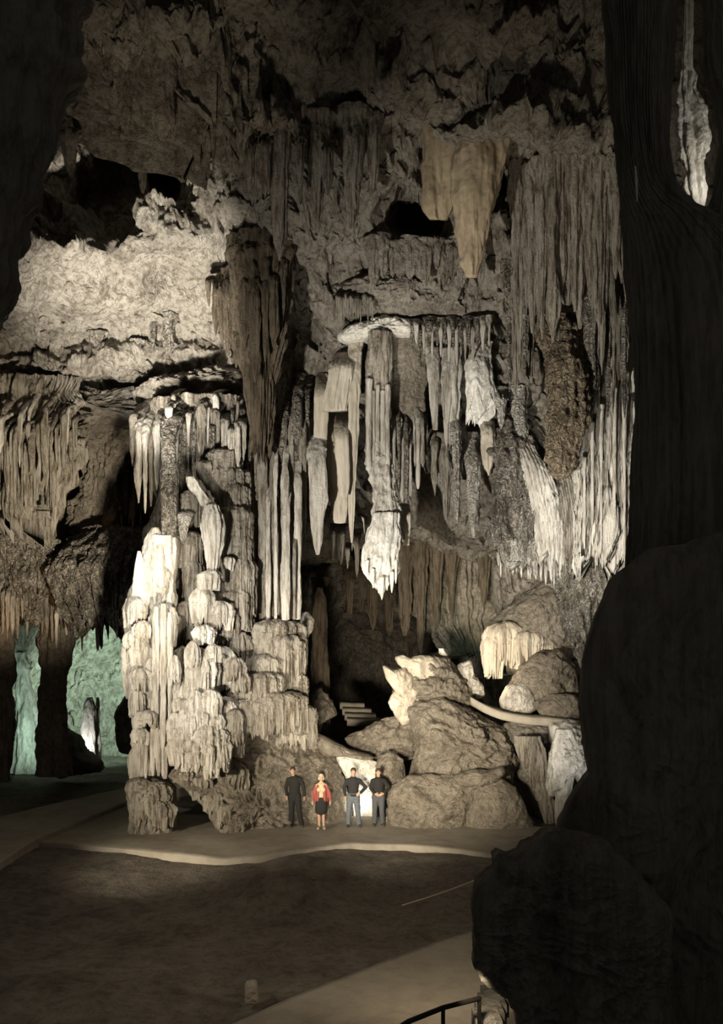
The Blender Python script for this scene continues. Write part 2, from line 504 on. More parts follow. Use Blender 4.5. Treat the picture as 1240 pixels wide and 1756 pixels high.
M_WALL = rock_material('cave_rock', (0.546, 0.510, 0.452), (0.426, 0.390, 0.340), (0.220, 0.195, 0.163), 1.0, 0.8, 6.0, 1.0, 0.30, stain_shade=0.8)
M_LIME = rock_material('ribbed_limestone', (0.585, 0.545, 0.484), (0.446, 0.410, 0.356), (0.240, 0.215, 0.179), 1.6, 0.16, 8.0, 1.0, 0.25, stain_shade=1.0)
M_PALE = rock_material('pale_flowstone', (0.752, 0.730, 0.680), (0.619, 0.590, 0.540), (0.409, 0.380, 0.337), 1.5, 0.14, 9.0, 0.8, 0.18, stain_shade=0.75)
M_SMOOTH = rock_material('smooth_calcite', (0.563, 0.520, 0.448), (0.483, 0.440, 0.372), (0.355, 0.315, 0.261), 0.9, 0.12, 7.0, 0.4, 0.08, stain_shade=0.45)
M_POP = rock_material('knobbly_calcite', (0.663, 0.620, 0.555), (0.486, 0.450, 0.392), (0.259, 0.230, 0.194), 1.4, 0.5, 9.0, 0.9, 0.22, speck=0.6, stain_shade=0.9)
M_WHITE = rock_material('white_calcite', (0.854, 0.840, 0.797), (0.772, 0.750, 0.700), (0.569, 0.540, 0.482), 1.6, 0.4, 8.0, 0.8, 0.14, stain_shade=0.5)
M_BROWN = rock_material('brown_rock', (0.482, 0.435, 0.370), (0.365, 0.325, 0.271), (0.180, 0.155, 0.126), 1.4, 0.9, 6.0, 1.0, 0.26, stain_shade=0.55)
M_SHADE_DARK = rock_material('shade_toned_rock', (0.293, 0.275, 0.246), (0.224, 0.210, 0.185), (0.126, 0.115, 0.101), 1.6, 0.12, 9.0, 0.8, 0.10)  # same limestone as elsewhere, its lack of light put into the colour
M_SHADE_UMBER = rock_material('shade_toned_umber', (0.26, 0.215, 0.16), (0.19, 0.155, 0.115), (0.10, 0.08, 0.06), 1.6, 0.16, 8.0, 1.0, 0.25, stain_shade=0.8)  # shade painted as darker stone, for the cluster and the cavity
M_SOIL = rock_material('cave_soil', (0.289, 0.260, 0.224), (0.220, 0.195, 0.166), (0.124, 0.108, 0.091), 1.0, 1.0, 9.0, 1.0, 0.12)
M_PATH = rock_material('trodden_path', (0.387, 0.355, 0.305), (0.337, 0.305, 0.258), (0.269, 0.240, 0.204), 0.6, 1.0, 14.0, 0.3, 0.03, stain_shade=0.2)

M_CRUST = rock_material('crusted_calcite', (0.86, 0.84, 0.79), (0.72, 0.69, 0.63), (0.42, 0.385, 0.33), 1.6, 0.5, 9.0, 0.9, 0.2, speck=0.4, stain_shade=0.55)
M_TANS = rock_material('smooth_tan_calcite', (0.40, 0.335, 0.245), (0.34, 0.28, 0.20), (0.23, 0.185, 0.13), 0.9, 0.12, 7.0, 0.4, 0.08, stain_shade=0.4)
M_TAN = rock_material('tan_calcite', (0.60, 0.50, 0.37), (0.48, 0.395, 0.285), (0.27, 0.215, 0.15), 1.4, 0.5, 9.0, 0.9, 0.22, speck=0.6, stain_shade=0.7)

# ------------------------------------------------------------------ the setting
# streaky places: left, right, top, bottom (pixels), how many drips, half-width and length ranges (pixels)
DRIPS = [(-60, 240, 620, 1090, 420, 3, 9, 30, 150), (430, 1095, 560, 900, 900, 3, 9, 30, 160), (840, 1095, 240, 620, 420, 3, 10, 40, 180), (370, 680, 170, 430, 260, 4, 12, 40, 160),
         (100, 430, 60, 330, 200, 4, 12, 30, 120), (540, 880, 880, 1120, 300, 3, 9, 40, 150), (500, 860, 430, 600, 220, 3, 8, 15, 60), (640, 880, 250, 440, 60, 6, 16, 40, 120),
         (380, 700, 0, 180, 120, 6, 16, 50, 150), (230, 440, 640, 820, 200, 3, 8, 30, 120), (60, 420, 540, 660, 120, 3, 7, 10, 40), (100, 230, 1090, 1250, 30, 3, 8, 20, 60)]

# hollows (+) and jutting lips (-) of the roof: pixel centre, half sizes, depth in metres
PITS = [(182, 305, 58, 95, 6), (282, 295, 32, 45, 5), (715, 385, 50, 45, 4.5), (838, 318, 46, 40, 4.5), (100, 345, 60, 60, 3), (435, 205, 70, 32, -1.6), (905, 228, 125, 34, -1.8),
        (930, 62, 85, 45, -1.8), (700, 165, 80, 36, -1.2), (320, 60, 60, 60, -1.2), (220, 70, 40, 40, -1.0), (230, 620, 220, 26, -0.8), (540, 470, 60, 50, -0.6), (760, 470, 60, 22, -0.9), (610, 925, 60, 40, 2.0)]


def build_cave():
    rr = np.random.RandomState(5)
    gx = np.concatenate([np.arange(-350, -60, 9), np.arange(-60, 1130, 2.2), np.arange(1130, 1601, 9)])
    gy = np.concatenate([np.arange(-400, -20, 8), np.arange(-20, 1330, 2.2), np.arange(1330, 1501, 8)])
    px, py = np.meshgrid(gx, gy)
    Y = wall_depth(px + 26 * perlin(px / 90, py / 90, 3.1), py + 26 * perlin(px / 90, py / 90, 8.1))
    for cx, cy, rx, ry, dp in PITS:
        wob = 0.35 * perlin(px / 40, py / 40, cx)
        Y = Y + dp * np.exp(-(((px - cx) / rx) ** 2 + ((py - cy) / ry) ** 2 + wob).clip(0, 9) ** 2)
    bump = np.zeros_like(px)
    for x0, x1, y0, y1, n, r0, r1, l0, l1 in DRIPS:
        for _ in range(n):
            cx, ty, r, ln = rr.uniform(x0, x1), rr.uniform(y0, y1 - l0), r0 + (r1 - r0) * rr.rand() ** 2, l0 + (l1 - l0) * rr.rand() ** 1.5
            ty = min(ty, y1 - ln * 0.6)
            j0, j1 = np.searchsorted(gx, [cx - r, cx + r])
            i0, i1 = np.searchsorted(gy, [ty, ty + ln])
            if i1 - i0 < 3 or j1 - j0 < 2:
                continue
            q = ((gy[i0:i1] - ty) / ln)[:, None]
            tp = r * np.sqrt(np.clip(1 - q, 0, 1)) * smooth(-0.02, 0.12, q) + 1e-3
            sway = 0.3 * r * np.sin(q * 3 + cx)
            da = (gx[None, j0:j1] - cx - sway) / tp
            b_ = np.sqrt(np.clip(1 - da * da, 0, 1)) * tp * 2.0 * Y[i0:i1, j0:j1] / F
            bump[i0:i1, j0:j1] = np.maximum(bump[i0:i1, j0:j1], b_)
    X, Z = (px - 620) / F * Y, EYE - (py - HORIZON) / F * Y
    up = smooth(560, 300, py)                      # the roof is lumpier and less streaked than the walls
    vault = smooth(70, 130, px) * smooth(440, 380, px) * smooth(360, 420, py) * smooth(640, 570, py)
    d = 1.0 * fbm(X * 0.30, Y * 0.30, Z * 0.30, 3) * (1 - 0.75 * vault)
    d += (0.46 * (ridged(X * 0.75, Y * 0.5, Z * 0.6, 4) - 0.5)) * (1 - 0.85 * vault)
    d += 0.20 * fbm(X * 2.3, Y * 2.3, Z * 2.0, 4, 0.6)
    streak = ridged(X * 1.9 + 3, Y * 0.4, Z * 0.16, 4, 0.6) - 0.5
    d += streak * (0.34 + 0.15 * up) * (1 - 0.9 * vault)
    d += bump
    e = (0.55 * fbm(X * 0.5 + 9, Y * 0.5, Z * 0.5, 3) + 0.26 * (ridged(X * 1.2, Y * 0.9 + 7, Z * 1.1, 4) - 0.5)) * (1 - 0.8 * vault)
    e += 0.10 * fbm(X * 3.1, Y * 3.1 + 4, Z * 3.1, 4, 0.6) + 0.10 * vault * (ridged(X * 1.6, Y * 1.6, Z * 1.6, 4, 0.6) - 0.5)
    V = np.stack([X + 0.25 * fbm(X * 0.9, Y * 0.9, Z * 0.9 + 50, 3), Y - d, Z + e], -1)
    nr, nc = px.shape
    q = grid_faces(nr, nc)
    split = int(np.searchsorted(gy, 560))
    row = np.arange(len(q)) // (nc - 1)
    for nm, sel in (('ceiling', row < split), ('wall_back', row >= split)):
        f = q[sel]
        u, inv = np.unique(f, return_inverse=True)
        o = make_object(nm, V.reshape(-1, 3)[u], [inv.reshape(-1, 4)], M_WALL, Vector((0, 30, 0)))
        tag(o, kind='structure')


build_cave()


def ground_z(x, y):
    """soil: level with the path's far side, sinking a little into a bowl in front of it"""
    z = -0.35 * smooth(22.5, 19, y) * smooth(-11, -6, x) - 0.02
    z = z + 0.10 * fbm(x * 0.35, y * 0.35, 0.3, 3) + 0.035 * fbm(x * 1.8, y * 1.8, 1.3, 3)
    mound = np.exp(-(((x + 1.9) / 1.1) ** 2 + ((y - 20.3) / 0.9) ** 2))
    return z - 0.10 + 0.5 * mound + 0.25 * mound * fbm(x * 2.5, y * 2.5, 4.4, 3)


def build_floor():
    x, y = np.meshgrid(np.arange(-26, 22, 0.10), np.arange(5, 70, 0.12))
    V = np.stack([x, y, ground_z(x, y)], -1)
    o = make_object('floor', V, [grid_faces(*x.shape)], M_SOIL, Vector((0, 25, 0)))
    tag(o, kind='structure')


build_floor()


def to_ground(px, py, z=0.0):
    Y = F * (EYE - z) / (py - HORIZON)
    return Vector(((px - 620) / F * Y, Y, z))


def slab(name, far, near, z, thick, mat, n=160, kind='structure', parent=None, lip=0.0):
    """a strip between two pixel polylines on the ground, with a worn rounded edge"""
    far, near = np.array(far, float), np.array(near, float)
    t = np.linspace(0, 1, n)

    def res(p):
        s = np.concatenate([[0], np.cumsum(np.hypot(*np.diff(p, axis=0).T))])
        s /= s[-1]
        return np.interp(t, s, p[:, 0]), np.interp(t, s, p[:, 1])
    w = [to_ground(px, py, z) for px, py in zip(*res(far))]
    u = [to_ground(px, py, z) for px, py in zip(*res(near))]
    a, b = np.array(w), np.array(u)
    ker = np.ones(7) / 7
    for q in (a, b):
        for c in (0, 1):
            q[:, c] = np.convolve(np.pad(q[:, c], 3, mode='edge'), ker, 'valid')
    cols = 24
    V = []
    for i in range(cols + 1):
        f = i / cols
        p = a * (1 - f) + b * f
        p[:, 2] = z + 0.02 * fbm(p[:, 0] * 0.9, p[:, 1] * 0.9, 2.2, 3) + lip * smooth(0.9, 0.97, f)
        V.append(p)
    for q, dirn in ((b, 1),):
        e = q.copy()
        e[:, 1] -= 0.06
        e[:, 2] = z - 0.03 + lip
        V.append(e)
        e2 = e.copy()
        e2[:, 1] -= 0.03
        e2[:, 2] = z - thick
        V.append(e2)
    a2 = a.copy()
    a2[:, 2] = z - thick
    V = [a2] + V
    V = np.array(V)
    o = make_object(name, V, [grid_faces(*V.shape[:2])], mat, parent=parent)
    if kind:
        tag(o, kind=kind)
    return o


slab('path_floor', [(30, 1440), (140, 1405), (225, 1375), (300, 1395), (420, 1400), (560, 1398), (700, 1402), (820, 1410), (960, 1418)],
     [(-40, 1452), (70, 1443), (180, 1452), (290, 1463), (380, 1474), (440, 1470), (520, 1457), (600, 1447), (690, 1448), (780, 1456), (870, 1470), (960, 1490)], 0.0, 0.3, M_PATH, lip=0.015)
slab('path_floor_left', [(-200, 1440), (0, 1400), (110, 1374), (240, 1345), (420, 1318)],
     [(-200, 1560), (0, 1478), (60, 1440), (120, 1415), (235, 1368), (430, 1330)], 0.12, 0.4, M_PATH)
slab('path_floor_near', [(300, 1800), (520, 1700), (640, 1655), (740, 1618), (830, 1590), (1000, 1560)],
     [(420, 1980), (620, 1860), (740, 1800), (850, 1740), (960, 1700), (1200, 1640)], -0.25, 0.4, M_PATH)


# ------------------------------------------------------------------ the great column
def rows_of(*r):
    return r


column = empty('flowstone_column', (at(370, 1402, 28.2).x, 28.2, 0.0))
tag(column, 'tall tiered pale flowstone column with fringed shelves beside the path', 'column')
C = column
# core, hidden behind the tiers but closing the gaps between them
shaft('core', [(690, 262, 440), (720, 258, 445), (800, 258, 440), (900, 262, 436), (1000, 240, 436), (1100, 236, 440), (1180, 240, 470),
               (1260, 250, 520), (1320, 265, 545)], 29.8, M_LIME, 0.6, k=40, amp=0.10, noise=0.3, parent=C, fine=0.05)
# left pillar
shaft('square_pillar', [(650, 266, 308), (700, 270, 304), (790, 275, 303), (860, 276, 303), (922, 277, 303)], 27.2, M_POP, 0.7, k=7, amp=0.06, noise=0.08, power=3, sink=True, parent=C, fine=0.02)
shaft('pillar_stub', [(920, 252, 304), (960, 246, 302), (1010, 246, 300), (1060, 262, 300), (1130, 262, 296), (1290, 262, 294)], 27.3, M_WHITE, 0.75, k=9, amp=0.06, noise=0.06, power=2.6, parent=C, fine=0.02)
shaft('white_lobe', [(905, 262, 272), (925, 250, 284), (955, 240, 290), (985, 234, 292), (1015, 224, 290), (1050, 218, 280)], 27.1, M_PALE, 0.7, k=5, amp=0.05, noise=0.10, parent=C, fine=0.03)
shaft('white_spike', [(945, 236, 241), (965, 233, 247), (1000, 229, 252), (1030, 224, 256)], 26.8, M_WHITE, 0.8, noise=0.04, parent=C)
for px, p0, p1, w, Y, k in ((243, 1012, 1110, 58, 27.0, 14), (280, 1035, 1110, 50, 26.7, 14), (240, 1078, 1200, 62, 26.8, 16), (268, 1120, 1235, 52, 26.5, 16),
                            (250, 1150, 1262, 54, 26.6, 16), (256, 1200, 1300, 52, 26.5, 16), (250, 1235, 1335, 48, 26.6, 14), (246, 1275, 1345, 44, 26.7, 12)):
    cascade('tier', px, p0, p1, w, Y, M_PALE, k=int(w * 0.5), parent=C, rag=0.35, amp=0.09, dome=0.4)
for px, p0, p1, w, Y in ((268, 1040, 1300, 13, 25.9), (280, 1035, 1285, 12, 25.8), (291, 1050, 1250, 11, 25.9), (262, 1200, 1330, 10, 25.9),
                         (283, 1240, 1335, 13, 26.0), (272, 1250, 1330, 9, 25.9), (250, 1260, 1335, 8, 26.0)):
    shaft('rib', [(p0, px - w * .3, px + w * .3), (p0 + 18, px - w / 2, px + w / 2), (p1 - 12, px - w * .42, px + w * .42), (p1, px - w * .2, px + w * .2)],
          Y, M_PALE, 0.9, k=5, amp=0.02, noise=0.05, parent=C)
# middle: shells and tiers
shaft('crossed_beam', [(818, 318, 334), (836, 322, 344), (850, 334, 356), (868, 346, 372)], 26.6, M_PALE, 0.7, k=6, amp=0.03, noise=0.04, parent=C)
shaft('hanging_bulb', [(866, 352, 374), (885, 345, 382), (905, 345, 383), (930, 350, 382), (955, 354, 378), (985, 357, 372)], 26.5, M_PALE, 0.8, k=12, amp=0.07, noise=0.05, parent=C)
shaft('white_block', [(850, 300, 328), (880, 301, 330), (905, 305, 326), (922, 307, 322), (932, 311, 318)], 27.3, M_CRUST, 0.7, noise=0.12, rag=0.15, sink=True, parent=C)
cascade('shell', 361, 978, 1014, 40, 26.3, M_PALE, k=11, parent=C, rag=0.15, amp=0.2)
cascade('shell', 392, 954, 980, 22, 26.9, M_PALE, k=8, parent=C, rag=0.2)
for px, p0, p1, w, Y, k, mt in (
        (318, 1030, 1105, 36, 27.4, 12, M_LIME), (350, 1006, 1075, 44, 26.7, 14, M_PALE), (378, 1030, 1082, 46, 26.7, 14, M_PALE), (350, 1072, 1108, 46, 26.3, 13, M_WHITE),
        (392, 1042, 1110, 44, 27.0, 14, M_LIME), (408, 1080, 1160, 48, 27.1, 15, M_LIME), (312, 1108, 1180, 34, 26.6, 12, M_PALE),
        (345, 1112, 1210, 66, 26.2, 22, M_PALE), (380, 1108, 1190, 58, 26.6, 20, M_PALE), (318, 1150, 1240, 50, 26.2, 16, M_PALE),
        (312, 1196, 1226, 34, 25.9, 12, M_PALE), (345, 1204, 1268, 74, 25.8, 24, M_PALE), (385, 1196, 1262, 66, 26.2, 22, M_PALE), (410, 1165, 1235, 52, 26.7, 18, M_LIME),
        (320, 1236, 1290, 64, 25.7, 22, M_PALE), (362, 1240, 1300, 70, 25.6, 24, M_PALE), (395, 1236, 1300, 52, 26.1, 18, M_PALE),
        (312, 1262, 1318, 52, 25.5, 18, M_PALE), (345, 1264, 1322, 60, 25.4, 20, M_PALE), (375, 1262, 1312, 50, 25.7, 18, M_PALE)):
    cascade('tier', px, p0, p1, w, Y, mt, k=int(w * 0.5), parent=C, rag=0.4, amp=0.09, dome=0.4)
# right back: panels of close ribs, one above the other
for px, p0, p1, w, Y in ((392, 800, 868, 66, 28.0), (404, 828, 905, 58, 27.9), (400, 868, 960, 70, 27.6), (408, 912, 1000, 54, 27.5), (412, 955, 1060, 56, 27.4),
                         (406, 1010, 1085, 50, 27.2), (385, 770, 830, 60, 28.0), (352, 790, 850, 46, 27.8), (330, 840, 905, 40, 27.8), (325, 910, 975, 40, 27.9), (330, 960, 1040, 36, 27.8)):
    cascade('panel', px, p0, p1, w, Y, M_LIME, k=int(w * 0.6), parent=C, rag=0.15, amp=0.07, taper=0.05, dome=0.22)
# small shelves crowding the left lobe and the middle tiers
cr = random.Random(3)
for px0, py0, w0 in ((236, 1030, 30), (246, 1062, 34), (228, 1085, 26), (240, 1140, 36), (234, 1175, 30), (252, 1215, 34), (240, 1250, 28), (300, 1120, 22), (330, 1100, 26), (366, 1098, 28), (404, 1120, 34), (414, 1150, 36),
                     (336, 1182, 30), (362, 1176, 34), (300, 1216, 24), (330, 1222, 30), (372, 1226, 32), (402, 1222, 34), (308, 1250, 28), (342, 1262, 30), (378, 1262, 32), (406, 1252, 30), (330, 1290, 34), (362, 1292, 30)):
    t_ = py0 + cr.uniform(-8, 8)
    Yc = 28.2 - 2.2 * math.sqrt(max(0.05, 1 - ((px0 - 330) / 150) ** 2)) - (t_ - 1000) / 325 * 0.75
    cascade('shelf', px0, t_, t_ + cr.uniform(30, 58), w0 + cr.uniform(-3, 5), Yc, M_PALE if px0 < 392 else M_LIME, k=int(w0 * 0.5), parent=C, rag=0.6, amp=0.10, dome=cr.uniform(0.35, 0.6), taper=0.1)
# stepped base on the right
for px, p0, p1, w, Y, k in ((474, 1062, 1150, 88, 27.6, 40), (484, 1085, 1190, 84, 27.4, 38), (462, 1120, 1215, 70, 27.0, 32), (500, 1150, 1235, 62, 27.3, 26),
                            (450, 1150, 1240, 78, 26.6, 30), (478, 1185, 1262, 90, 26.4, 34), (440, 1195, 1270, 66, 26.3, 24), (505, 1205, 1285, 66, 26.9, 24)):
    cascade('tier', px, p0, p1, w, Y, M_LIME, k=int(w * 0.5), parent=C, rag=0.3, taper=0.0, dome=0.2, amp=0.07)
blob('base_slope', [(440, 1190), (500, 1170), (524, 1210), (545, 1270), (576, 1300), (590, 1340), (596, 1440), (470, 1440), (400, 1400), (350, 1330), (390, 1260)], 28.4, M_BROWN, 1.2, 1.0, lump=0.35, ls=0.8, rough=0.2, rs=3.4, centre=(490, 1310),
     parent=C, strat=0.25, tilt=0.35, skew=0.35)
blob('base_rock', [(296, 1318), (340, 1296), (400, 1262), (470, 1262), (530, 1290), (570, 1320), (592, 1350), (600, 1400), (600, 1450), (500, 1470), (400, 1480), (386, 1440),
                   (378, 1402), (352, 1372), (332, 1345), (312, 1328)], 27.5, M_BROWN, 1.1, 1.4, lump=0.35, ls=0.8, rough=0.2, rs=3.6, centre=(445, 1375), parent=C, strat=0.25, tilt=0.25, skew=0.55)
for px, p0, p1, w, Y, k in ((318, 1316, 1346, 46, 26.2, 12), (345, 1330, 1372, 40, 26.1, 12), (366, 1355, 1402, 34, 26.1, 11), (384, 1378, 1425, 30, 26.0, 10), (350, 1300, 1345, 60, 26.4, 16), (395, 1300, 1380, 60, 26.6, 18)):
    cascade('drip_edge', px, p0, p1, w, Y, M_LIME, k=k, parent=C, rag=0.6, amp=0.2)
# squat foot on the left of the arch
blob('foot_rock', [(222, 1336), (250, 1330), (285, 1338), (300, 1350), (302, 1400), (300, 1445), (222, 1445), (226, 1395), (220, 1355)], 26.4, M_LIME, 0.8, 0.8, lump=0.12, rough=0.12, parent=C, centre=(260, 1390), sq=0.3)
for px, p0, p1, w, Y, k in ((240, 1334, 1380, 46, 25.9, 14), (270, 1340, 1392, 56, 25.8, 16), (245, 1365, 1418, 46, 25.7, 14), (275, 1372, 1424, 52, 25.6, 16), (258, 1350, 1405, 60, 25.7, 18)):
    cascade('tier', px, p0, p1, w, Y, M_LIME, k=k, parent=C, rag=0.5, amp=0.13)
# tall ribbed shafts of the right shoulder
for px, p0, p1, w, Y, mt in ((441, 640, 1085, 9, 28.3, M_LIME), (447, 700, 1078, 8, 27.9, M_LIME), (453, 640, 1072, 11, 27.9, M_LIME), (460, 760, 1068, 8, 27.5, M_PALE), (466, 620, 1066, 12, 27.7, M_LIME), (473, 690, 1066, 7, 27.5, M_PALE),
                             (479, 620, 1066, 9, 28.0, M_LIME), (489, 700, 1064, 13, 27.4, M_PALE), (485, 620, 900, 15, 27.9, M_POP), (500, 640, 1062, 11, 27.8, M_LIME), (495, 760, 1062, 6, 27.2, M_PALE), (511, 720, 1062, 12, 27.4, M_PALE),
                             (509, 610, 860, 16, 27.9, M_POP), (520, 640, 960, 10, 27.9, M_LIME), (470, 600, 760, 22, 28.0, M_POP), (527, 620, 800, 9, 28.2, M_POP), (505, 850, 1062, 6, 27.2, M_LIME)):
    shaft('ribbed_shaft', [(p0, px - w * .7, px + w * .7), (p0 + 90, px - w / 2, px + w / 2), ((p0 + p1) / 2 + 60, px - w * .5, px + w * .5), (p1 - 30, px - w * .45, px + w * .45), (p1, px - w * .4, px + w * .4)],
          Y, mt, 0.9, k=4, amp=0.035, noise=0.06, parent=C, fine=0.02, sink=True, streak=0.06)

# ------------------------------------------------------------------ hanging formations
def hang(name, label, cat, rows, Y, mat, group=None, **kw):
    kw.setdefault('sink', cat in ('drapery', 'stalactite', 'flowstone'))
    return tag(shaft(name, rows, Y, mat, **kw), label, cat, group)


def spike(name, label, px, p0, p1, w, Y, mat, group=None, cat='stalactite', lean=0.0, tip=0.12, belly=0.0, k=None, push=True, **kw):
    H = p1 - p0
    dx = lean
    u = 0.75 + 0.5 * random.random()
    f = (1.6 + 0.9 * random.random())
    rows = [(p0 - 6, px - w * f * .5, px + w * f * .5), (p0 + H * .10 * u, px - w * .62, px + w * .62), (p0 + H * .33 * u, px + dx * .3 - w * (.46 + belly), px + dx * .3 + w * (.46 + belly)),
            (p0 + H * .68 * u, px + dx * .7 - w * (.34 + belly) * u, px + dx * .7 + w * (.34 + belly) * u), (p0 + H * .93, px + dx - w * tip * 1.5, px + dx + w * tip * 1.5), (p1, px + dx - w * tip * .5, px + dx + w * tip * .5)]
    kw.setdefault('sink', True)
    if kw['sink'] and push:
        Y = max(Y, min(Y + 2.0, float(wall_depth(np.array([px]), np.array([p0]))[0]) - 2.2))
    kw.setdefault('noise', 0.05)
    kw.setdefault('amp', min(0.06, w * 0.0022))
    return tag(shaft(name, rows, Y, mat, k=k or (5 if w < 14 else 8), **kw), label, cat, group)


# draperies of the curtain, left set
hang('drapery', 'broad cream drapery panel with combed top beside the ribbed shafts', 'drapery', [(585, 572, 612), (620, 566, 606), (660, 560, 600), (690, 554, 597), (705, 553, 594)], 28.0, M_SMOOTH, depth=0.35, k=16, amp=0.05, noise=0.05)
hang('drapery', 'pale drapery with squared bright lower edge above the long tongue', 'drapery', [(615, 540, 552), (650, 540, 566), (700, 537, 563), (760, 539, 562), (769, 540, 562)], 28.3, M_SMOOTH, depth=0.2, k=5, amp=0.03, noise=0.03)
hang('drapery', 'long tan drapery ending in a slanted amber edge', 'drapery', [(690, 560, 594), (780, 562, 596), (860, 565, 597), (888, 567, 595), (897, 574, 592)], 28.4, M_SMOOTH, depth=0.25, k=7, amp=0.05, noise=0.04)
hang('drapery', 'cream drapery with a thick white lip at its foot', 'drapery', [(680, 572, 599), (760, 575, 600), (830, 580, 599), (846, 581, 598), (852, 587, 595)], 27.7, M_SMOOTH, depth=0.3, k=6, amp=0.045, noise=0.03)
hang('drapery', 'narrow drapery tapering to a thin tail left of the dark cleft', 'drapery', [(570, 598, 622), (640, 597, 620), (740, 597, 616), (840, 597, 610), (900, 599, 607), (930, 602, 605)], 28.0, M_SMOOTH, depth=0.5, k=7, amp=0.05, noise=0.04)
hang('drapery', 'grey lavender tongue of drapery with rounded tip, hanging lowest on the left', 'drapery', [(690, 520, 545), (745, 523, 560), (860, 530, 561), (900, 533, 556), (930, 537, 553), (945, 540, 549), (951, 543, 547)], 27.6, M_PALE, depth=0.3, k=4, amp=0.03, noise=0.03)
for px, p0, p1, w in ((572, 890, 962, 12), (585, 890, 968, 13), (596, 925, 975, 10), (612, 900, 990, 14), (604, 880, 945, 8)):
    spike('stalactite', 'dim brown stalactite fused under the tan draperies', px, p0, p1, w, 29.2, M_LIME, 'stalactites under the draperies')
# the white-footed hanging pillar
hp = empty('hanging_pillar', at(655, 1027, 28.2))
tag(hp, 'long hanging pillar with a ragged bright white foot, right of the dark cleft', 'stalactite')
shaft('cap', [(572, 630, 672), (600, 628, 676), (625, 623, 674), (660, 627, 672), (690, 628, 668)], 28.4, M_LIME, 0.8, k=9, amp=0.07, noise=0.12, parent=hp, fine=0.03)
for px, p0, p1, w in ((633, 650, 800, 10), (641, 670, 790, 6), (648, 660, 795, 8), (657, 670, 780, 9), (665, 660, 800, 8)):
    shaft('tube', [(p0, px - w / 2, px + w / 2), (p1, px - w / 2, px + w / 2)], 28.0, M_PALE, 0.9, k=3, amp=0.02, noise=0.04, parent=hp)
shaft('trunk', [(760, 634, 668), (800, 632, 674), (840, 638, 682), (880, 641, 688), (930, 634, 688)], 28.2, M_PALE, 0.6, k=9, amp=0.08, noise=0.12, parent=hp, fine=0.09, streak=0.09)
shaft('white_foot', [(880, 640, 684), (905, 632, 688), (940, 625, 688), (965, 624, 684), (990, 628, 682), (1005, 634, 676), (1014, 644, 664), (1026, 652, 658)], 28.0, M_WHITE, 0.55, k=13, amp=0.07, noise=0.09, rag=0.2, parent=hp, fine=0.03)
for px, p0, p1, w in ((655, 990, 1028, 9), (640, 975, 1008, 8), (672, 980, 1016, 7), (630, 960, 992, 6), (664, 990, 1012, 6), (679, 960, 1000, 6)):
    shaft('drip', [(p0, px - w / 2, px + w / 2), (p1 - 8, px - w * .3, px + w * .3), (p1, px - .6, px + .6)], 27.6, M_WHITE, 0.9, k=3, amp=0.02, noise=0.03, parent=hp)
spike('helictite', 'thin pale twig of calcite branching beside the white foot', 621, 875, 915, 4, 27.8, M_PALE, cat='helictite', lean=4)
# organ pipes
hang('flowstone_sheet', 'brown stained rock panel above the organ-pipe stalactites', 'rock panel', [(562, 662, 734), (600, 668, 730), (640, 672, 728), (700, 670, 728), (760, 676, 722)], 28.9, M_BROWN, depth=0.35, k=9, amp=0.06, noise=0.15, fine=0.05)
for px, p0, p1, w, mt in ((676, 690, 845, 7, M_PALE), (684, 680, 838, 6, M_POP), (690, 700, 860, 8, M_PALE), (697, 690, 862, 8, M_POP), (704, 720, 850, 7, M_PALE), (711, 690, 800, 7, M_PALE),
                          (717, 680, 838, 8, M_PALE), (725, 690, 800, 8, M_LIME), (731, 700, 780, 6, M_LIME)):
    spike('stalactite', 'straight pale pipe stalactite below the brown stained panel', px, p0, p1, w, 28.1 + 0.3 * random.random(), mt, 'organ pipes beside the white-footed pillar', tip=0.3, belly=0.06, k=3)
hang('drapery', 'short amber drapery flap hanging behind the organ pipes', 'drapery', [(845, 690, 706), (880, 689, 705), (925, 686, 703), (935, 687, 702)], 28.5, M_SMOOTH, depth=0.3, k=4, amp=0.03, noise=0.03)
# mid-right stalactites
hang('drapery', 'narrow flat drapery with a pale squared tip', 'drapery', [(585, 732, 756), (650, 734, 753), (715, 739, 751), (737, 742, 751)], 28.2, M_PALE, depth=0.5, k=5, amp=0.03, noise=0.05)
hang('drapery', 'cream drapery forked into two points beside the bright patch', 'drapery', [(590, 752, 796), (640, 756, 794), (690, 758, 792), (750, 760, 780), (775, 766, 772)], 28.3, M_PALE, depth=0.45, k=8, amp=0.07, noise=0.08, rag=0.25)
for px, p0, p1, w, mt, lb in ((784, 690, 897, 16, M_CRUST, 'knobbly stalactite with a pale pointed tip over the dim panel'), (765, 740, 892, 22, M_LIME, 'grey brown stalactite with a bent point beside the knobbly one'),
                              (746, 730, 850, 12, M_LIME, 'slim grey stalactite right of the organ pipes'), (812, 735, 922, 24, M_CRUST, 'large knobbly stalactite with cream crust and blunt point'),
                              (838, 705, 815, 22, M_SMOOTH, 'smooth brown bulb stalactite beside the knobbly crust'), (860, 660, 735, 20, M_CRUST, 'stubby white stalactite under the bright patch'),
                              (796, 720, 815, 12, M_LIME, 'short stalactite tucked behind the large knobbly one'), (893, 660, 900, 24, M_CRUST, 'white crusted stalactite slanting to the bright fringe')):
    spike('stalactite', lb, px, p0, p1, w, 27.6 if mt is not M_LIME else 28.2, mt, belly=0.05, fine=0.03)
hang('flowstone_patch', 'brightly lit smooth white patch dripping over the middle stalactites', 'flowstone', [(575, 820, 850), (620, 800, 846), (660, 795, 850), (700, 797, 852), (720, 800, 856), (746, 800, 822)], 27.9, M_WHITE, depth=0.4, k=8, amp=0.06, noise=0.12, rag=0.3)
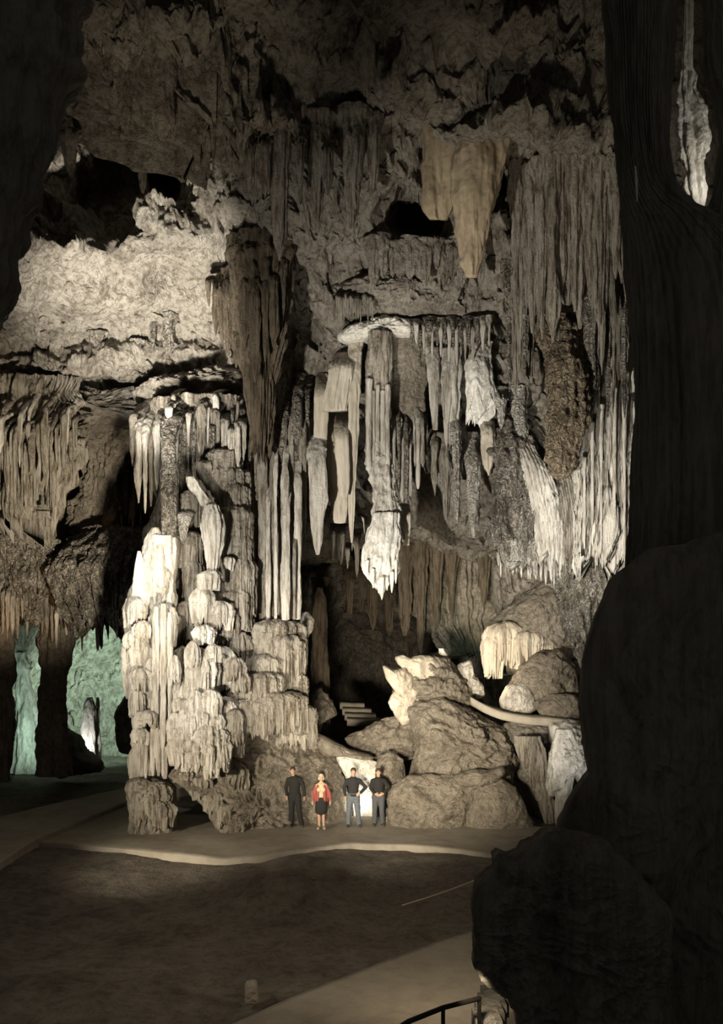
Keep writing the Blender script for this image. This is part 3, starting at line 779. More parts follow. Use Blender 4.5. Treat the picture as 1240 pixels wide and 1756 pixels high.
hang('stalactite_mass', 'dark knobbly hanging block left of the striped drapery', 'stalactite', [(690, 842, 912), (760, 848, 915), (850, 852, 916), (920, 850, 920), (960, 852, 925), (978, 860, 935)], 27.5, M_POP, depth=0.5, k=14, amp=0.06, noise=0.2, rag=0.3, fine=0.09, drips=60)
hang('flowstone_fringe', 'white dripping hem below the dark knobbly block', 'flowstone', [(890, 880, 950), (915, 862, 962), (940, 852, 968), (965, 855, 965), (988, 866, 962)], 27.25, M_CRUST, depth=0.3, k=40, amp=0.08, noise=0.2, rag=0.6, fine=0.06)
hang('flowstone_sheet', 'white streaked flowstone tongue between the two knobbly blocks', 'flowstone', [(700, 888, 905), (760, 892, 920), (830, 905, 945), (900, 912, 965), (960, 915, 968), (990, 925, 965)], 26.9, M_PALE, depth=0.35, k=16, amp=0.05, noise=0.12, rag=0.3, fine=0.05)
hang('stalactite_mass', 'big brown knobbly block with a rounded lower end', 'stalactite', [(520, 930, 1000), (600, 932, 1004), (680, 935, 1006), (740, 933, 1004), (790, 935, 992), (812, 945, 978), (820, 955, 968)], 25.4, M_TAN, depth=0.5, k=12, amp=0.07, noise=0.15, fine=0.10, fine_s=6)
hang('flowstone_sheet', 'grey finely striped drapery below the brown block', 'drapery', [(770, 920, 1015), (850, 930, 1012), (920, 945, 1010), (990, 955, 1000)], 27.0, M_LIME, depth=0.3, k=56, amp=0.05, noise=0.08, rag=0.15)
hang('flowstone_wall', 'wide bright striped drapery against the dark pillar', 'drapery', [(560, 1048, 1086), (640, 1044, 1090), (690, 1020, 1092), (740, 1008, 1096), (800, 1002, 1098), (880, 992, 1100), (940, 985, 1102), (975, 985, 1078), (1000, 985, 1060)], 26.2, M_PALE,
     depth=0.3, k=120, amp=0.06, noise=0.16, rag=0.2, drips=70, streak=0.08)
for px, p0, p1, w in ((1016, 730, 900, 6), (1031, 700, 950, 5), (1054, 640, 930, 7), (1071, 690, 962, 6), (1002, 790, 940, 6)):
    spike('stalactite', 'thin bright rib standing out of the striped drapery', px, p0, p1, w * 0.8, 25.75, M_PALE, 'ribs on the striped drapery', tip=0.3, belly=0.08, k=3, sink=False)
hang('flowstone_column', 'knobbly yellow column joining the striped drapery to the lumpy boulders', 'column', [(960, 955, 1060), (1000, 958, 1050), (1040, 965, 1040), (1080, 972, 1036), (1110, 985, 1032), (1135, 998, 1022), (1160, 1000, 1012)], 27.2, M_POP, depth=0.5, k=22, amp=0.08, noise=0.2, rag=0.2, fine=0.06, drips=60)
for px, p0, p1, w in ((972, 1000, 1078, 14), (984, 1020, 1095, 12), (1003, 1080, 1160, 12), (1014, 1060, 1130, 10)):
    spike('stalactite', 'slender cream stalactite on the knobbly yellow column', px, p0, p1, w, 26.7, M_PALE, 'stalactites on the yellow column', k=5)
for i in range(26):
    px = 852 + i * 4.3 + random.uniform(-3, 3)
    spike('stalactite', 'short white drip in the bright hem', px, 905 + 40 * random.random(), 960 + 34 * random.random() + (12 if px > 925 else 0), 5 + 3 * random.random(), 26.75, M_WHITE if i % 3 else M_PALE, 'drips of the bright hem', k=3)

# ledge over the curtain
tag(blob('ledge', [(572, 578), (596, 560), (640, 548), (662, 542), (690, 546), (740, 556), (738, 574), (700, 580), (668, 572), (640, 578), (600, 588)], 28.6, M_WHITE, 0.5, 1.5, lump=0.2, rough=0.25, rs=2.4),
    'bright white rock lip above the hanging curtain', 'rock ledge')
tag(blob('ledge', [(560, 500), (620, 480), (700, 470), (790, 480), (840, 500), (845, 540), (790, 560), (720, 548), (650, 545), (590, 545)], 28.8, M_WALL, 1.3, 1.6, lump=0.3, rough=0.25, rs=2.0),
    'brown lumpy rock shelf over the bright lip', 'rock ledge')
for i in range(17):
    px = 572 + i * 4.1 + 2 * random.random()
    spike('stalactite', 'tiny dark drip fringing the brown rock shelf', px, 492 + 6 * random.random(), 535 + 22 * random.random(), 5.5, 27.6, M_LIME, 'drips under the brown shelf', k=3)
for i in range(20):
    px = 706 + i * 7 + 3 * random.random()
    spike('stalactite', 'small pale drip in the speckled row right of the bright lip', px, 540 + 8 * random.random(), 590 + 40 * random.random(), 7 + 4 * random.random(), 27.8, M_PALE if i % 2 else M_POP, 'speckled drips right of the lip', k=4)

# dark cluster hanging before the bright vault
hang('stalactite_mass', 'dark fluted cluster hanging before the bright vault', 'stalactite', [(395, 398, 496), (450, 392, 494), (520, 398, 490), (580, 410, 482), (640, 424, 470), (700, 430, 464), (800, 432, 456)], 27.2, M_SHADE_UMBER, depth=0.6, k=24, amp=0.14, noise=0.2, rag=0.2, drips=110)
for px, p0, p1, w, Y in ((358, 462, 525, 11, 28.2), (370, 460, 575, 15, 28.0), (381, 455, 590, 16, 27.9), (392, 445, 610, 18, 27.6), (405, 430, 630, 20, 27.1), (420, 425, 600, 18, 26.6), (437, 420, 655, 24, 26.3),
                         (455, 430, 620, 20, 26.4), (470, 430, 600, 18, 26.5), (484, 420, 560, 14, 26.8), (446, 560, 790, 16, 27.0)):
    spike('stalactite', 'long dark stalactite of the cluster before the bright vault', px, p0, p1, w, Y, M_SHADE_UMBER, 'dark cluster before the vault', k=6)
# pendants on the vault
for px, p0, p1, w, lb in ((262, 546, 604, 9, 'lone thin pendant on the bright vault'), (290, 548, 606, 18, 'carrot-shaped pendant on the bright vault'), (236, 592, 640, 16, 'knobbly pendant at the lower edge of the vault'),
                          (168, 580, 622, 22, 'stubby pendant near the left end of the vault')):
    Yp = float(wall_depth(np.array([px]), np.array([(p0 + p1) / 2]))[0]) - 0.35
    spike('stalactite', lb, px, p0, p1, w, Yp, M_POP, fine=0.04, sink=False)
# dense short growth under the rock shelf
for i in range(26):
    px = 298 + i * 5.3 + random.uniform(-2, 2)
    spike('stalactite', 'short grey stalactite crowding under the streaked rock shelf', px, 640 + 55 * random.random(), 735 + 95 * random.random(), 6 + 8 * random.random(), 28.2 + 0.8 * random.random(), (M_LIME, M_POP, M_PALE)[i % 3], 'growth under the streaked shelf', k=5, push=False, streak=0.07)

# left arch: a heavy lintel of rock, its curtain and spikes
tag(blob('arch_rock', [(-160, 640), (-40, 612), (40, 640), (120, 668), (200, 675), (300, 662), (380, 640), (430, 665), (432, 720), (380, 760), (320, 700), (260, 690), (225, 712), (180, 706), (140, 735), (120, 760), (40, 770), (-60, 760), (-160, 740)],
         32.6, M_WALL, 1.1, 2.2, lump=0.5, rough=0.35, rs=1.6, centre=(150, 700)), 'pale knobbly rock lintel over the brown archway', 'rock arch')
tag(blob('arch_rock', [(225, 674), (260, 655), (320, 642), (380, 632), (432, 642), (446, 672), (440, 700), (405, 715), (360, 700), (320, 706), (270, 700), (232, 690)], 31.0, M_WALL, 1.2, 2.0, lump=0.3, rough=0.35, rs=2.0),
    'streaked rock shelf joining the vault to the tiered column', 'rock shelf')
hang('stalactite_mass', 'wide brown curtain of stalactites at the far left edge', 'stalactite', [(640, -120, 132), (720, -120, 130), (800, -120, 122), (860, -120, 104), (940, -120, 90)], 30.2, M_LIME, depth=0.16, k=70, amp=0.16, noise=0.3, rag=0.5, drips=160)
for i in range(34):
    px = -8 + i * 4.2 + random.uniform(-2, 2)
    spike('stalactite', 'brown stalactite in the hanging row at the far left', px, 650 + 70 * random.random(), (770 + 140 * random.random()) if px < 95 else 750 + 100 * random.random(), 6 + 9 * random.random() ** 1.5, 28.3 + 1.0 * random.random(), (M_LIME, M_LIME, M_PALE, M_BROWN)[i % 4],
          'stalactite row at the far left', k=5, streak=0.07)
hang('stalactite_mass', 'bearded brown hanging rock below the far left row', 'stalactite', [(840, -120, 70), (900, -120, 84), (960, -120, 90), (1020, -120, 84), (1075, -120, 60)], 32.5, M_POP, depth=0.2, k=60, amp=0.16, noise=0.4, rag=0.45, fine=0.06, drips=140)
hang('stalactite_mass', 'grey bearded rock hanging over the green lit grotto', 'stalactite', [(890, 130, 215), (940, 100, 232), (1000, 82, 232), (1050, 100, 228), (1100, 130, 222)], 31.8, M_POP, depth=0.45, k=40, amp=0.15, noise=0.35, rag=0.4, fine=0.06, drips=140)
hang('stalactite_mass', 'smooth brown rock tongue inside the archway', 'stalactite', [(740, 150, 250), (820, 132, 205), (900, 118, 190), (960, 105, 160), (1010, 100, 130)], 35.0, M_BROWN, depth=0.5, k=7, amp=0.2, noise=0.5, fine=0.08, streak=0.15, drips=30)
for i in range(15):
    px = 96 + i * 8.6 + 3 * random.random()
    spike('stalactite', 'grey drip over the green lit grotto', px, 1010 + 30 * random.random(), 1075 + 45 * random.random(), 8 + 7 * random.random(), 30.6 + random.random(), M_POP if i % 2 else M_PALE, 'drips over the green grotto', k=5)
for i in range(12):
    px = -4 + i * 8.5
    spike('stalactite', 'dull brown drip low at the far left', px, 960 + 30 * random.random(), 1040 + 60 * random.random(), 8 + 5 * random.random(), 31.0, M_LIME, 'low drips at the far left', k=5)
for i in range(15):
    px = 150 + i * 6.5
    spike('stalactite', 'black brown stalactite deep inside the archway', px, 760 + 40 * random.random(), 880 + 90 * random.random(), 8 + 6 * random.random(), 36 + 2 * random.random(), M_BROWN, 'stalactites inside the archway', k=5)
for px, p0, p1, w, Y, mt in ((228, 668, 800, 12, 28.9, M_LIME), (238, 664, 862, 15, 28.6, M_PALE), (249, 660, 880, 14, 28.4, M_PALE), (259, 668, 868, 13, 28.5, M_LIME), (269, 660, 840, 13, 28.3, M_PALE), (312, 660, 850, 15, 28.2, M_POP),
                             (322, 670, 820, 13, 28.3, M_POP), (332, 668, 860, 13, 28.6, M_POP), (302, 670, 800, 13, 28.0, M_PALE), (290, 655, 780, 14, 27.8, M_PALE)):
    spike('stalactite', 'pale stalactite in the row above the tiered column', px, p0, p1, w, Y, mt, 'stalactite row above the tiered column', k=5, push=False)
for px, p0, p1, w, Y, mt in ((346, 650, 800, 18, 28.6, M_LIME), (358, 640, 780, 16, 28.8, M_LIME), (370, 660, 790, 18, 28.3, M_LIME), (384, 680, 800, 14, 28.0, M_PALE), (396, 700, 810, 14, 27.8, M_PALE), (408, 690, 800, 14, 27.7, M_PALE),
                             (418, 690, 790, 12, 27.9, M_LIME), (364, 690, 810, 11, 28.0, M_POP)):
    spike('stalactite', 'grey stalactite between the vault and the ribbed shafts', px, p0, p1, w, Y, mt, 'stalactites between vault and shafts', k=6, push=False)

# upper ceiling pieces
hang('ceiling_pendant', 'brown hanging rock mass at the upper left with ragged edge', 'stalactite', [(-80, 170, 440), (60, 165, 440), (150, 140, 432), (210, 118, 428), (255, 150, 424), (310, 320, 420)], 22.6, M_WALL, depth=0.4, k=18, amp=0.3, noise=0.5, ns=1.0, rag=0.55, fine=0.06, drips=120)
for px, p0, p1, w, Y, lb in ((245, 190, 330, 30, 21.3, 'crooked brown spike at the lowest point of the upper left mass'), (120, 190, 300, 26, 22.4, 'frayed brown stalactite at the outer end of the upper left mass'),
                             (280, 60, 240, 44, 21.6, 'thick stalactite in the middle of the upper left mass'), (215, 80, 225, 50, 21.4, 'blunt stalactite left of the thick one in the upper mass')):
    spike('stalactite', lb, px, p0, p1, w, Y, M_WALL, k=6, amp=0.08)
for i in range(12):
    px = 312 + i * 9
    spike('stalactite', 'thin brown stalactite fringing the upper left mass', px, 150 + 40 * random.random(), 250 + 70 * random.random(), 10 + 5 * random.random(), 22.6, M_WALL, 'fringe of the upper left mass', k=5)
for px, p0, p1, w, Y, lb in ((480, 180, 446, 30, 23.6, 'longest dim spear stalactite before the vault top'), (545, 190, 395, 34, 23.8, 'broad dim stalactite right of the spear'), (562, 220, 335, 16, 23.4, 'thin dim stalactite against the broad one'),
                             (604, 180, 395, 40, 24.0, 'thick fluted dim stalactite at the roof centre'), (455, 215, 335, 18, 23.2, 'short dim stalactite left of the spear'), (428, 225, 330, 18, 23.4, 'small dim stalactite under the roof lip'),
                             (515, 200, 350, 16, 23.2, 'narrow dim stalactite right beside the spear'), (640, 190, 330, 26, 24.2, 'blunt dim stalactite beside the thick fluted one')):
    spike('stalactite', lb, px, p0, p1, w, Y, M_LIME, k=8, amp=0.07)
hang('drapery', 'broad smooth tan drapery at the roof, left of the carrot stalactite', 'drapery', [(170, 735, 800), (240, 724, 804), (300, 721, 792), (340, 722, 784), (362, 726, 775), (376, 735, 770)], 24.6, M_TANS, depth=0.4, k=4, amp=0.14, noise=0.12)
hang('stalactite', 'huge smooth carrot-shaped stalactite under the roof', 'stalactite', [(190, 800, 880), (240, 790, 872), (290, 780, 866), (340, 776, 852), (390, 784, 838), (440, 794, 826), (475, 804, 816)], 24.3, M_TANS, depth=0.6, k=5, amp=0.12, noise=0.16, wobble=0.06)
for i in range(22):
    px = 884 + i * 9 + 3 * random.random()
    p0 = 255 + 30 * random.random()
    spike('stalactite', 'dim rib on the fluted wall beside the dark pillar', px, p0, p0 + 180 + 150 * random.random(), 13 + 12 * random.random(), 25.0 - 0.006 * (px - 880) + random.random() * .6, M_LIME, 'ribs of the fluted wall', k=6, amp=0.07, noise=0.1)
for i in range(22):
    px = 872 + i * 9.4 + 3 * random.random()
    p0 = 420 + 60 * random.random()
    if 915 < px < 1012:
        continue
    spike('stalactite', 'grey rib lower on the fluted wall above the striped drapery', px, p0, p0 + 150 + 130 * random.random(), 12 + 12 * random.random(), 26.0 - 0.006 * (px - 880) + random.random() * .6, M_POP if i % 3 == 0 else M_LIME, 'lower ribs of the fluted wall', k=6, amp=0.06, noise=0.1)
for px, p0, p1, w in ((858, 180, 226, 8), (868, 182, 205, 8), (905, 180, 214, 6), (842, 184, 206, 7), (930, 176, 196, 6), (948, 170, 190, 6), (982, 160, 182, 6)):
    spike('stalactite', 'tiny dark drip at the pale roof band', px, p0, p1, w, 22.6, M_WALL, 'drips at the pale roof band', k=3)
for i in range(13):
    px = 640 + i * 15
    spike('stalactite', 'brown lobe under the roof hollows left of the carrot stalactite' if px < 770 else 'brown lobe under the roof hollows right of the carrot stalactite', px + 5 * random.random(), 395 + 25 * random.random(), 450 + 45 * random.random(), 18 + 12 * random.random(), 26.6, M_WALL,
          'lobes left of the carrot' if px < 770 else 'lobes right of the carrot', k=5, amp=0.08)

# dim cavity panels behind the curtain
hang('flowstone_wall', 'grey ribbed rock wall in the dim cavity behind the white foot', 'rock wall', [(900, 690, 870), (960, 700, 872), (1020, 720, 862), (1080, 730, 860), (1130, 780, 850)], 37.5, M_BROWN, depth=0.22, k=44, amp=0.18, noise=0.4, rag=0.08, drips=90)
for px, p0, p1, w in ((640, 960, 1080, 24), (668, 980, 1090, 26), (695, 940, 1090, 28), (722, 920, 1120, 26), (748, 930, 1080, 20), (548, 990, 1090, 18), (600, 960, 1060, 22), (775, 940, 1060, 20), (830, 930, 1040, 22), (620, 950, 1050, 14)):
    spike('stalactite', 'dark stalactite in the cavity behind the curtain', px, p0, p1, w, 35 + 2 * random.random(), M_SHADE_UMBER, 'dark stalactites of the cavity', k=8, amp=0.08)

# ------------------------------------------------------------------ boulders on the right of the path
crag = empty('boulder', at(735, 1268, 31.0))
tag(crag, 'tan crested boulder with two pale winged points on its upper left', 'boulder')
blob('rock', [(672, 1186), (680, 1160), (705, 1140), (740, 1116), (765, 1120), (800, 1165), (820, 1220), (800, 1262), (740, 1270), (706, 1252), (690, 1236), (672, 1216)], 31.0, M_BROWN, 1.5, 1.5, lump=0.3, rough=0.35, rs=1.8, centre=(740, 1195), strat=0.2, parent=crag)
tag(blob('crest', [(654, 1134), (662, 1142), (674, 1150), (694, 1146), (708, 1160), (708, 1190), (690, 1200), (676, 1184), (664, 1166), (658, 1150)], 29.9, M_SMOOTH, 0.35, 0.8, lump=0.1, rough=0.1, parent=crag, centre=(686, 1168)), 'pale pointed wing')
tag(blob('crest', [(672, 1119), (680, 1128), (690, 1122), (704, 1128), (722, 1122), (742, 1124), (756, 1140), (748, 1162), (728, 1172), (706, 1166), (692, 1150), (680, 1136)], 30.1, M_SMOOTH, 0.35, 0.8, lump=0.1, rough=0.1, parent=crag, centre=(716, 1146)), 'pale pointed wing')
blob('face', [(676, 1185), (700, 1172), (720, 1180), (722, 1210), (708, 1235), (690, 1245), (676, 1225), (664, 1205)], 30.0, M_SMOOTH, 0.4, 0.8, lump=0.12, rough=0.12, parent=crag)
hang('stalagmite', 'small white cone standing on top of the tan boulder', 'stalagmite', [(1112, 752, 762), (1122, 751, 768), (1134, 754, 767), (1143, 757, 766)], 30.8, M_WHITE, depth=0.9, noise=0.06)
tag(blob('boulder', [(700, 1215), (760, 1190), (815, 1222), (870, 1248), (886, 1300), (872, 1345), (800, 1362), (730, 1352), (700, 1330), (712, 1290), (704, 1250)], 29.3, M_BROWN, 1.7, 1.5, lump=0.35, rough=0.34, rs=2.0, centre=(790, 1280), strat=0.15, tilt=0.3),
    'large rough grey brown boulder below the crested one', 'boulder')
tag(blob('boulder', [(662, 1380), (668, 1350), (700, 1330), (760, 1328), (800, 1332), (812, 1370), (806, 1450), (690, 1450), (664, 1420)], 27.4, M_BROWN, 0.9, 1.0, lump=0.2, rough=0.22, rs=2.2, centre=(735, 1395), strat=0.14),
    'low layered boulder right of the standing people', 'boulder')
tag(blob('boulder', [(800, 1345), (850, 1330), (885, 1350), (912, 1405), (930, 1460), (800, 1460), (790, 1400)], 27.2, M_BROWN, 0.8, 1.0, lump=0.15, rough=0.12, rs=1.8, centre=(850, 1410)),
    'smooth dim boulder at the right end of the path', 'boulder')
tag(blob('boulder', [(815, 1318), (840, 1322), (862, 1312), (868, 1324), (848, 1342), (812, 1350), (780, 1345), (775, 1330)], 26.9, M_BROWN, 0.5, 0.6, lump=0.1, rough=0.12, rs=2.5, centre=(825, 1332)), 'flat jutting slab over the dim boulder', 'boulder')
tag(blob('boulder', [(648, 1300), (668, 1286), (692, 1300), (696, 1335), (680, 1372), (655, 1372), (645, 1335)], 28.6, M_BROWN, 0.6, 0.8, lump=0.15, rough=0.15, centre=(670, 1330)), 'rounded brown rock behind the man in dark clothes', 'boulder')
tag(blob('boulder', [(590, 1265), (640, 1240), (690, 1225), (720, 1250), (715, 1300), (660, 1310), (600, 1300)], 30.4, M_BROWN, 0.8, 1.0, lump=0.3, rough=0.3, rs=2.2, centre=(655, 1272)), 'orange brown broken rock above the lit hollow', 'boulder')
tag(blob('rock_slab', [(572, 1296), (600, 1294), (650, 1308), (654, 1336), (646, 1352), (644, 1415), (608, 1415), (600, 1352), (588, 1322)], 28.9, M_WHITE, 0.35, 0.8, lump=0.12, rough=0.10, centre=(622, 1350)), 'brightly lit cream rock face in the hollow behind the people', 'rock')
tag(blob('boulder', [(530, 1255), (556, 1262), (600, 1284), (645, 1298), (642, 1306), (596, 1296), (566, 1296), (545, 1290)], 28.8, M_BROWN, 0.6, 0.8, lump=0.12, rough=0.12, centre=(588, 1292)), 'sloping rock lip running down from the column to the hollow', 'rock')
# lumps on the right with warm lamps
tag(blob('flowstone_mound', [(832, 1075), (860, 1050), (905, 1015), (950, 985), (985, 1000), (992, 1060), (985, 1120), (960, 1150), (900, 1150), (858, 1160), (836, 1130)], 32.2, M_BROWN, 1.5, 1.5, lump=0.3, rough=0.2, rs=1.8, centre=(915, 1085)), 'large warm lit mound with a dripping front under the knobbly column', 'flowstone mound')
for px, p0, p1, w, Y, k in ((868, 1066, 1150, 70, 31.2, 26), (905, 1080, 1140, 66, 31.0, 26), (846, 1085, 1165, 40, 31.0, 16), (940, 1095, 1150, 50, 31.2, 18)):
    tag(cascade('flowstone_drape', px, p0, p1, w, Y, M_SMOOTH, k=int(w * .6), rag=0.5, amp=0.08), 'fringed flowstone on the front of the warm lit mound', 'flowstone', 'fringes of the warm mound')
tag(blob('boulder', [(876, 1170), (890, 1140), (920, 1118), (960, 1116), (985, 1140), (994, 1190), (990, 1215), (940, 1212), (900, 1220), (868, 1225), (860, 1205)], 30.6, M_BROWN, 1.1, 1.1, lump=0.28, rough=0.2, rs=2.0, centre=(930, 1175)), 'rounded boulder with lit side below the warm mound', 'boulder')
tag(blob('boulder', [(855, 1200), (868, 1175), (895, 1170), (912, 1185), (920, 1215), (900, 1230), (862, 1230)], 29.9, M_PALE, 0.5, 0.6, lump=0.12, rough=0.08, centre=(886, 1205)), 'cream lit round stone on the balcony edge', 'boulder')
tag(blob('boulder', [(915, 1205), (945, 1188), (985, 1192), (1010, 1215), (1010, 1245), (930, 1232)], 29.6, M_BROWN, 0.5, 0.7, lump=0.12, rough=0.12, centre=(965, 1215)), 'grey stone beside the cream one on the balcony edge', 'boulder')
tag(blob('boulder', [(780, 1160), (785, 1138), (808, 1130), (815, 1160), (830, 1178), (832, 1196), (818, 1200), (798, 1185)], 30.8, M_PALE, 0.4, 0.5, lump=0.12, rough=0.15, rs=3, centre=(806, 1168)), 'small knobbly lit rock left of the balcony', 'boulder')
def strip(name, pts, depth, thick, mat, parent=None):
    """a ledge: points along its front edge, so deep and so thick"""
    p = np.array([at(*q_) for q_ in pts])
    t = np.linspace(0, len(p) - 1, 60)
    f = np.stack([np.interp(t, np.arange(len(p)), p[:, i]) for i in range(3)], -1)
    ker = np.ones(9) / 9
    for i in range(3):
        f[:, i] = np.convolve(np.pad(f[:, i], 4, mode='edge'), ker, 'valid')
    n = 0.04 * fbm(f[:, 0] * 2, f[:, 1] * 2, 0.4, 3)
    R = []
    for dy, dz in ((0.05, 0.0), (0.0, -0.05), (0.02, -thick + .04), (0.08, -thick), (depth, -thick), (depth, 0.05)):
        q_ = f.copy()
        q_[:, 1] += dy + n
        q_[:, 2] += dz + n * 0.4
        R.append(q_)
    return ring_object(name, np.array(R).transpose(1, 0, 2), mat, parent)


tag(strip('walkway_ledge', [(806, 1194, 29.6), (830, 1208, 29.2), (865, 1222, 28.9), (910, 1229, 28.8), (960, 1232, 28.8), (1020, 1240, 28.8)], 2.4, 0.28, M_PATH), 'curved tan walkway ledge around the warm lit stones', 'ledge')
tag(blob('boulder', [(862, 1240), (900, 1236), (960, 1250), (1000, 1256), (1010, 1420), (960, 1450), (925, 1410), (895, 1350), (872, 1300)], 29.4, M_SHADE_DARK, 0.9, 1.2, lump=0.3, rough=0.25, centre=(930, 1320)), 'dark rock wall under the walkway ledge', 'rock')
wf = empty('white_formation', at(975, 1420, 26.6))
tag(wf, 'bright white crusted stalagmite shaped like robed figure beside the dark pillar', 'stalagmite')
blob('body', [(940, 1240), (975, 1232), (1000, 1246), (1008, 1290), (1012, 1325), (992, 1345), (985, 1330), (955, 1345), (946, 1390), (936, 1350), (938, 1310), (950, 1278)], 27.0, M_WHITE, 0.7, 0.6, lump=0.25, rough=0.25, rs=2.6, centre=(975, 1298), parent=wf)
shaft('foot', [(1318, 958, 985), (1350, 950, 982), (1380, 951, 976), (1405, 953, 970), (1425, 956, 966)], 26.8, M_WHITE, 0.8, k=7, amp=0.06, noise=0.12, parent=wf)
shaft('lobe', [(1250, 955, 975), (1280, 948, 985), (1310, 944, 985), (1335, 950, 972)], 26.6, M_WHITE, 0.7, k=6, amp=0.06, noise=0.15, parent=wf)
shaft('lobe', [(1265, 985, 1002), (1300, 982, 1010), (1328, 985, 1012)], 26.7, M_PALE, 0.7, k=5, amp=0.05, noise=0.12, parent=wf)
hang('stalactite_mass', 'dim streaked rock beside the white formation', 'rock', [(1262, 885, 925), (1310, 895, 940), (1360, 918, 946), (1420, 938, 955)], 28.0, M_LIME, depth=0.6, k=9, amp=0.08, noise=0.15)
# grotto on the left
hang('rock_column', 'dark brown ribbed rock pillar before the green light', 'column', [(1050, 70, 130), (1100, 62, 122), (1160, 68, 118), (1220, 72, 108), (1270, 70, 112), (1330, 60, 122)], 34.5, M_BROWN, depth=0.8, k=14, amp=0.1, noise=0.25)
hang('rock_column', 'thin dark trunk at the left edge of the green passage', 'column', [(1050, -30, 30), (1120, -25, 26), (1200, -25, 22), (1290, -30, 18), (1340, -40, 20)], 34.0, M_BROWN, depth=0.8, k=9, amp=0.08, noise=0.2)
hang('stalagmite', 'grey white stalagmite standing in front of the green wall', 'stalagmite', [(1196, 150, 158), (1215, 143, 164), (1250, 138, 164), (1290, 137, 163), (1315, 137, 165)], 39.5, M_WHITE, depth=0.8, k=7, amp=0.06, noise=0.12)
hang('stalagmite', 'slim white stalagmite touching the grey white one', 'stalagmite', [(1196, 165, 170), (1212, 163, 172), (1240, 163, 172), (1310, 160, 174)], 39.8, M_WHITE, depth=0.8, noise=0.08)
hang('stalagmite', 'tall pale cone at the far left, lit green', 'stalagmite', [(1118, 26, 38), (1150, 27, 46), (1180, 28, 52), (1230, 26, 66), (1300, 22, 72), (1325, 18, 76)], 40.0, M_WHITE, depth=0.8, k=8, amp=0.1, noise=0.3)
tag(blob('boulder', [(92, 1262), (112, 1248), (132, 1262), (140, 1288), (176, 1306), (180, 1322), (100, 1335), (85, 1310)], 37.0, M_SHADE_DARK, 1.0, 1.2, lump=0.4, rough=0.3), 'dark low rocks on the ground before the green wall', 'boulder')
tag(blob('boulder', [(195, 1225), (225, 1180), (250, 1240), (240, 1300), (205, 1290)], 38.0, M_SHADE_DARK, 0.9, 1.2, lump=0.3, rough=0.2), 'dark rock leaning behind the column before the green wall', 'boulder')
# cavity floor: lit steps
for i, (px, py, w) in enumerate(((604, 1206, 44), (612, 1216, 52), (618, 1225, 56), (624, 1234, 60))):
    Ys = 39.5 - 0.8 * i
    tag(strip('stone_step', [(px - w / 2, py - 1, Ys), (px, py, Ys), (px + w / 2, py + 1, Ys)], 1.0, 0.3, M_PATH), 'worn lit stone step deep in the dark cavity', 'step', 'steps in the cavity')
tag(blob('boulder', [(520, 1240), (530, 1195), (550, 1180), (570, 1200), (578, 1225), (552, 1240), (550, 1262), (528, 1262)], 33.0, M_BROWN, 0.7, 0.8, lump=0.25, rough=0.3, rs=2.4), 'speckled rock at the cavity mouth beside the column', 'boulder')
hang('stalagmite', 'rounded dark stalagmite inside the cavity', 'stalagmite', [(1008, 543, 552), (1020, 537, 558), (1060, 535, 560), (1140, 533, 563), (1260, 529, 567), (1350, 522, 574)], 36.0, M_SHADE_UMBER, depth=0.9, noise=0.08)
tag(blob('flowstone_lump', [(516, 1052), (528, 1048), (540, 1062), (534, 1085), (524, 1100), (512, 1108), (512, 1075)], 29.5, M_WHITE, 0.3, 0.4, lump=0.12, rough=0.12), 'green tinged white crust on the right edge of the column', 'flowstone')

# ------------------------------------------------------------------ dark rock close to the camera, right side
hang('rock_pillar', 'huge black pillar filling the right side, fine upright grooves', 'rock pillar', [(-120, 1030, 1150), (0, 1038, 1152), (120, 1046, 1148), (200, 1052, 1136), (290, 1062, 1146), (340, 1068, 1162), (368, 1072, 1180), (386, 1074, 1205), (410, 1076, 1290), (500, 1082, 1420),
     (700, 1087, 1480), (1000, 1080, 1500), (1300, 1060, 1500), (1900, 1040, 1500)], 11.5, M_SHADE_DARK, depth=0.8, k=60, amp=0.05, noise=0.07, fine=0.02, dmax=0.5, wobble=0.01)
hang('rock_pillar', 'black pillar at the right edge beside the lit gap', 'rock pillar', [(-120, 1214, 1420), (120, 1212, 1420), (170, 1228, 1420), (230, 1243, 1430), (290, 1236, 1440), (340, 1230, 1450), (380, 1220, 1460), (460, 1206, 1480)], 11.5, M_SHADE_DARK, depth=0.8, k=30, amp=0.05, noise=0.06, dmax=0.5, wobble=0.01)
tag(blob('boulder', [(1088, 962), (1110, 940), (1300, 900), (1450, 1200), (1450, 1800), (960, 1800), (940, 1500), (958, 1412), (985, 1362), (1012, 1326), (1004, 1270), (996, 1200), (1002, 1130), (1022, 1060), (1050, 992)], 10.4, M_SHADE_DARK, 0.35, 1.2, lump=0.08, rough=0.10, rs=3, stretch=0.3, centre=(1180, 1350)),
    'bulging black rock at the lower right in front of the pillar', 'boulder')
tag(blob('boulder', [(848, 1470), (856, 1462), (874, 1470), (893, 1462), (903, 1448), (925, 1440), (936, 1428), (956, 1424), (1040, 1440), (1150, 1560), (1150, 1800), (905, 1840), (882, 1735), (868, 1708), (836, 1690), (814, 1664), (816, 1600), (810, 1560), (818, 1518), (838, 1500), (850, 1494)], 9.6, M_SHADE_DARK, 0.3, 1.0, lump=0.05, rough=0.12, rs=3.5, centre=(960, 1600), sq=0.35),
    'jagged low black rock at the foot of the bulging one', 'boulder')
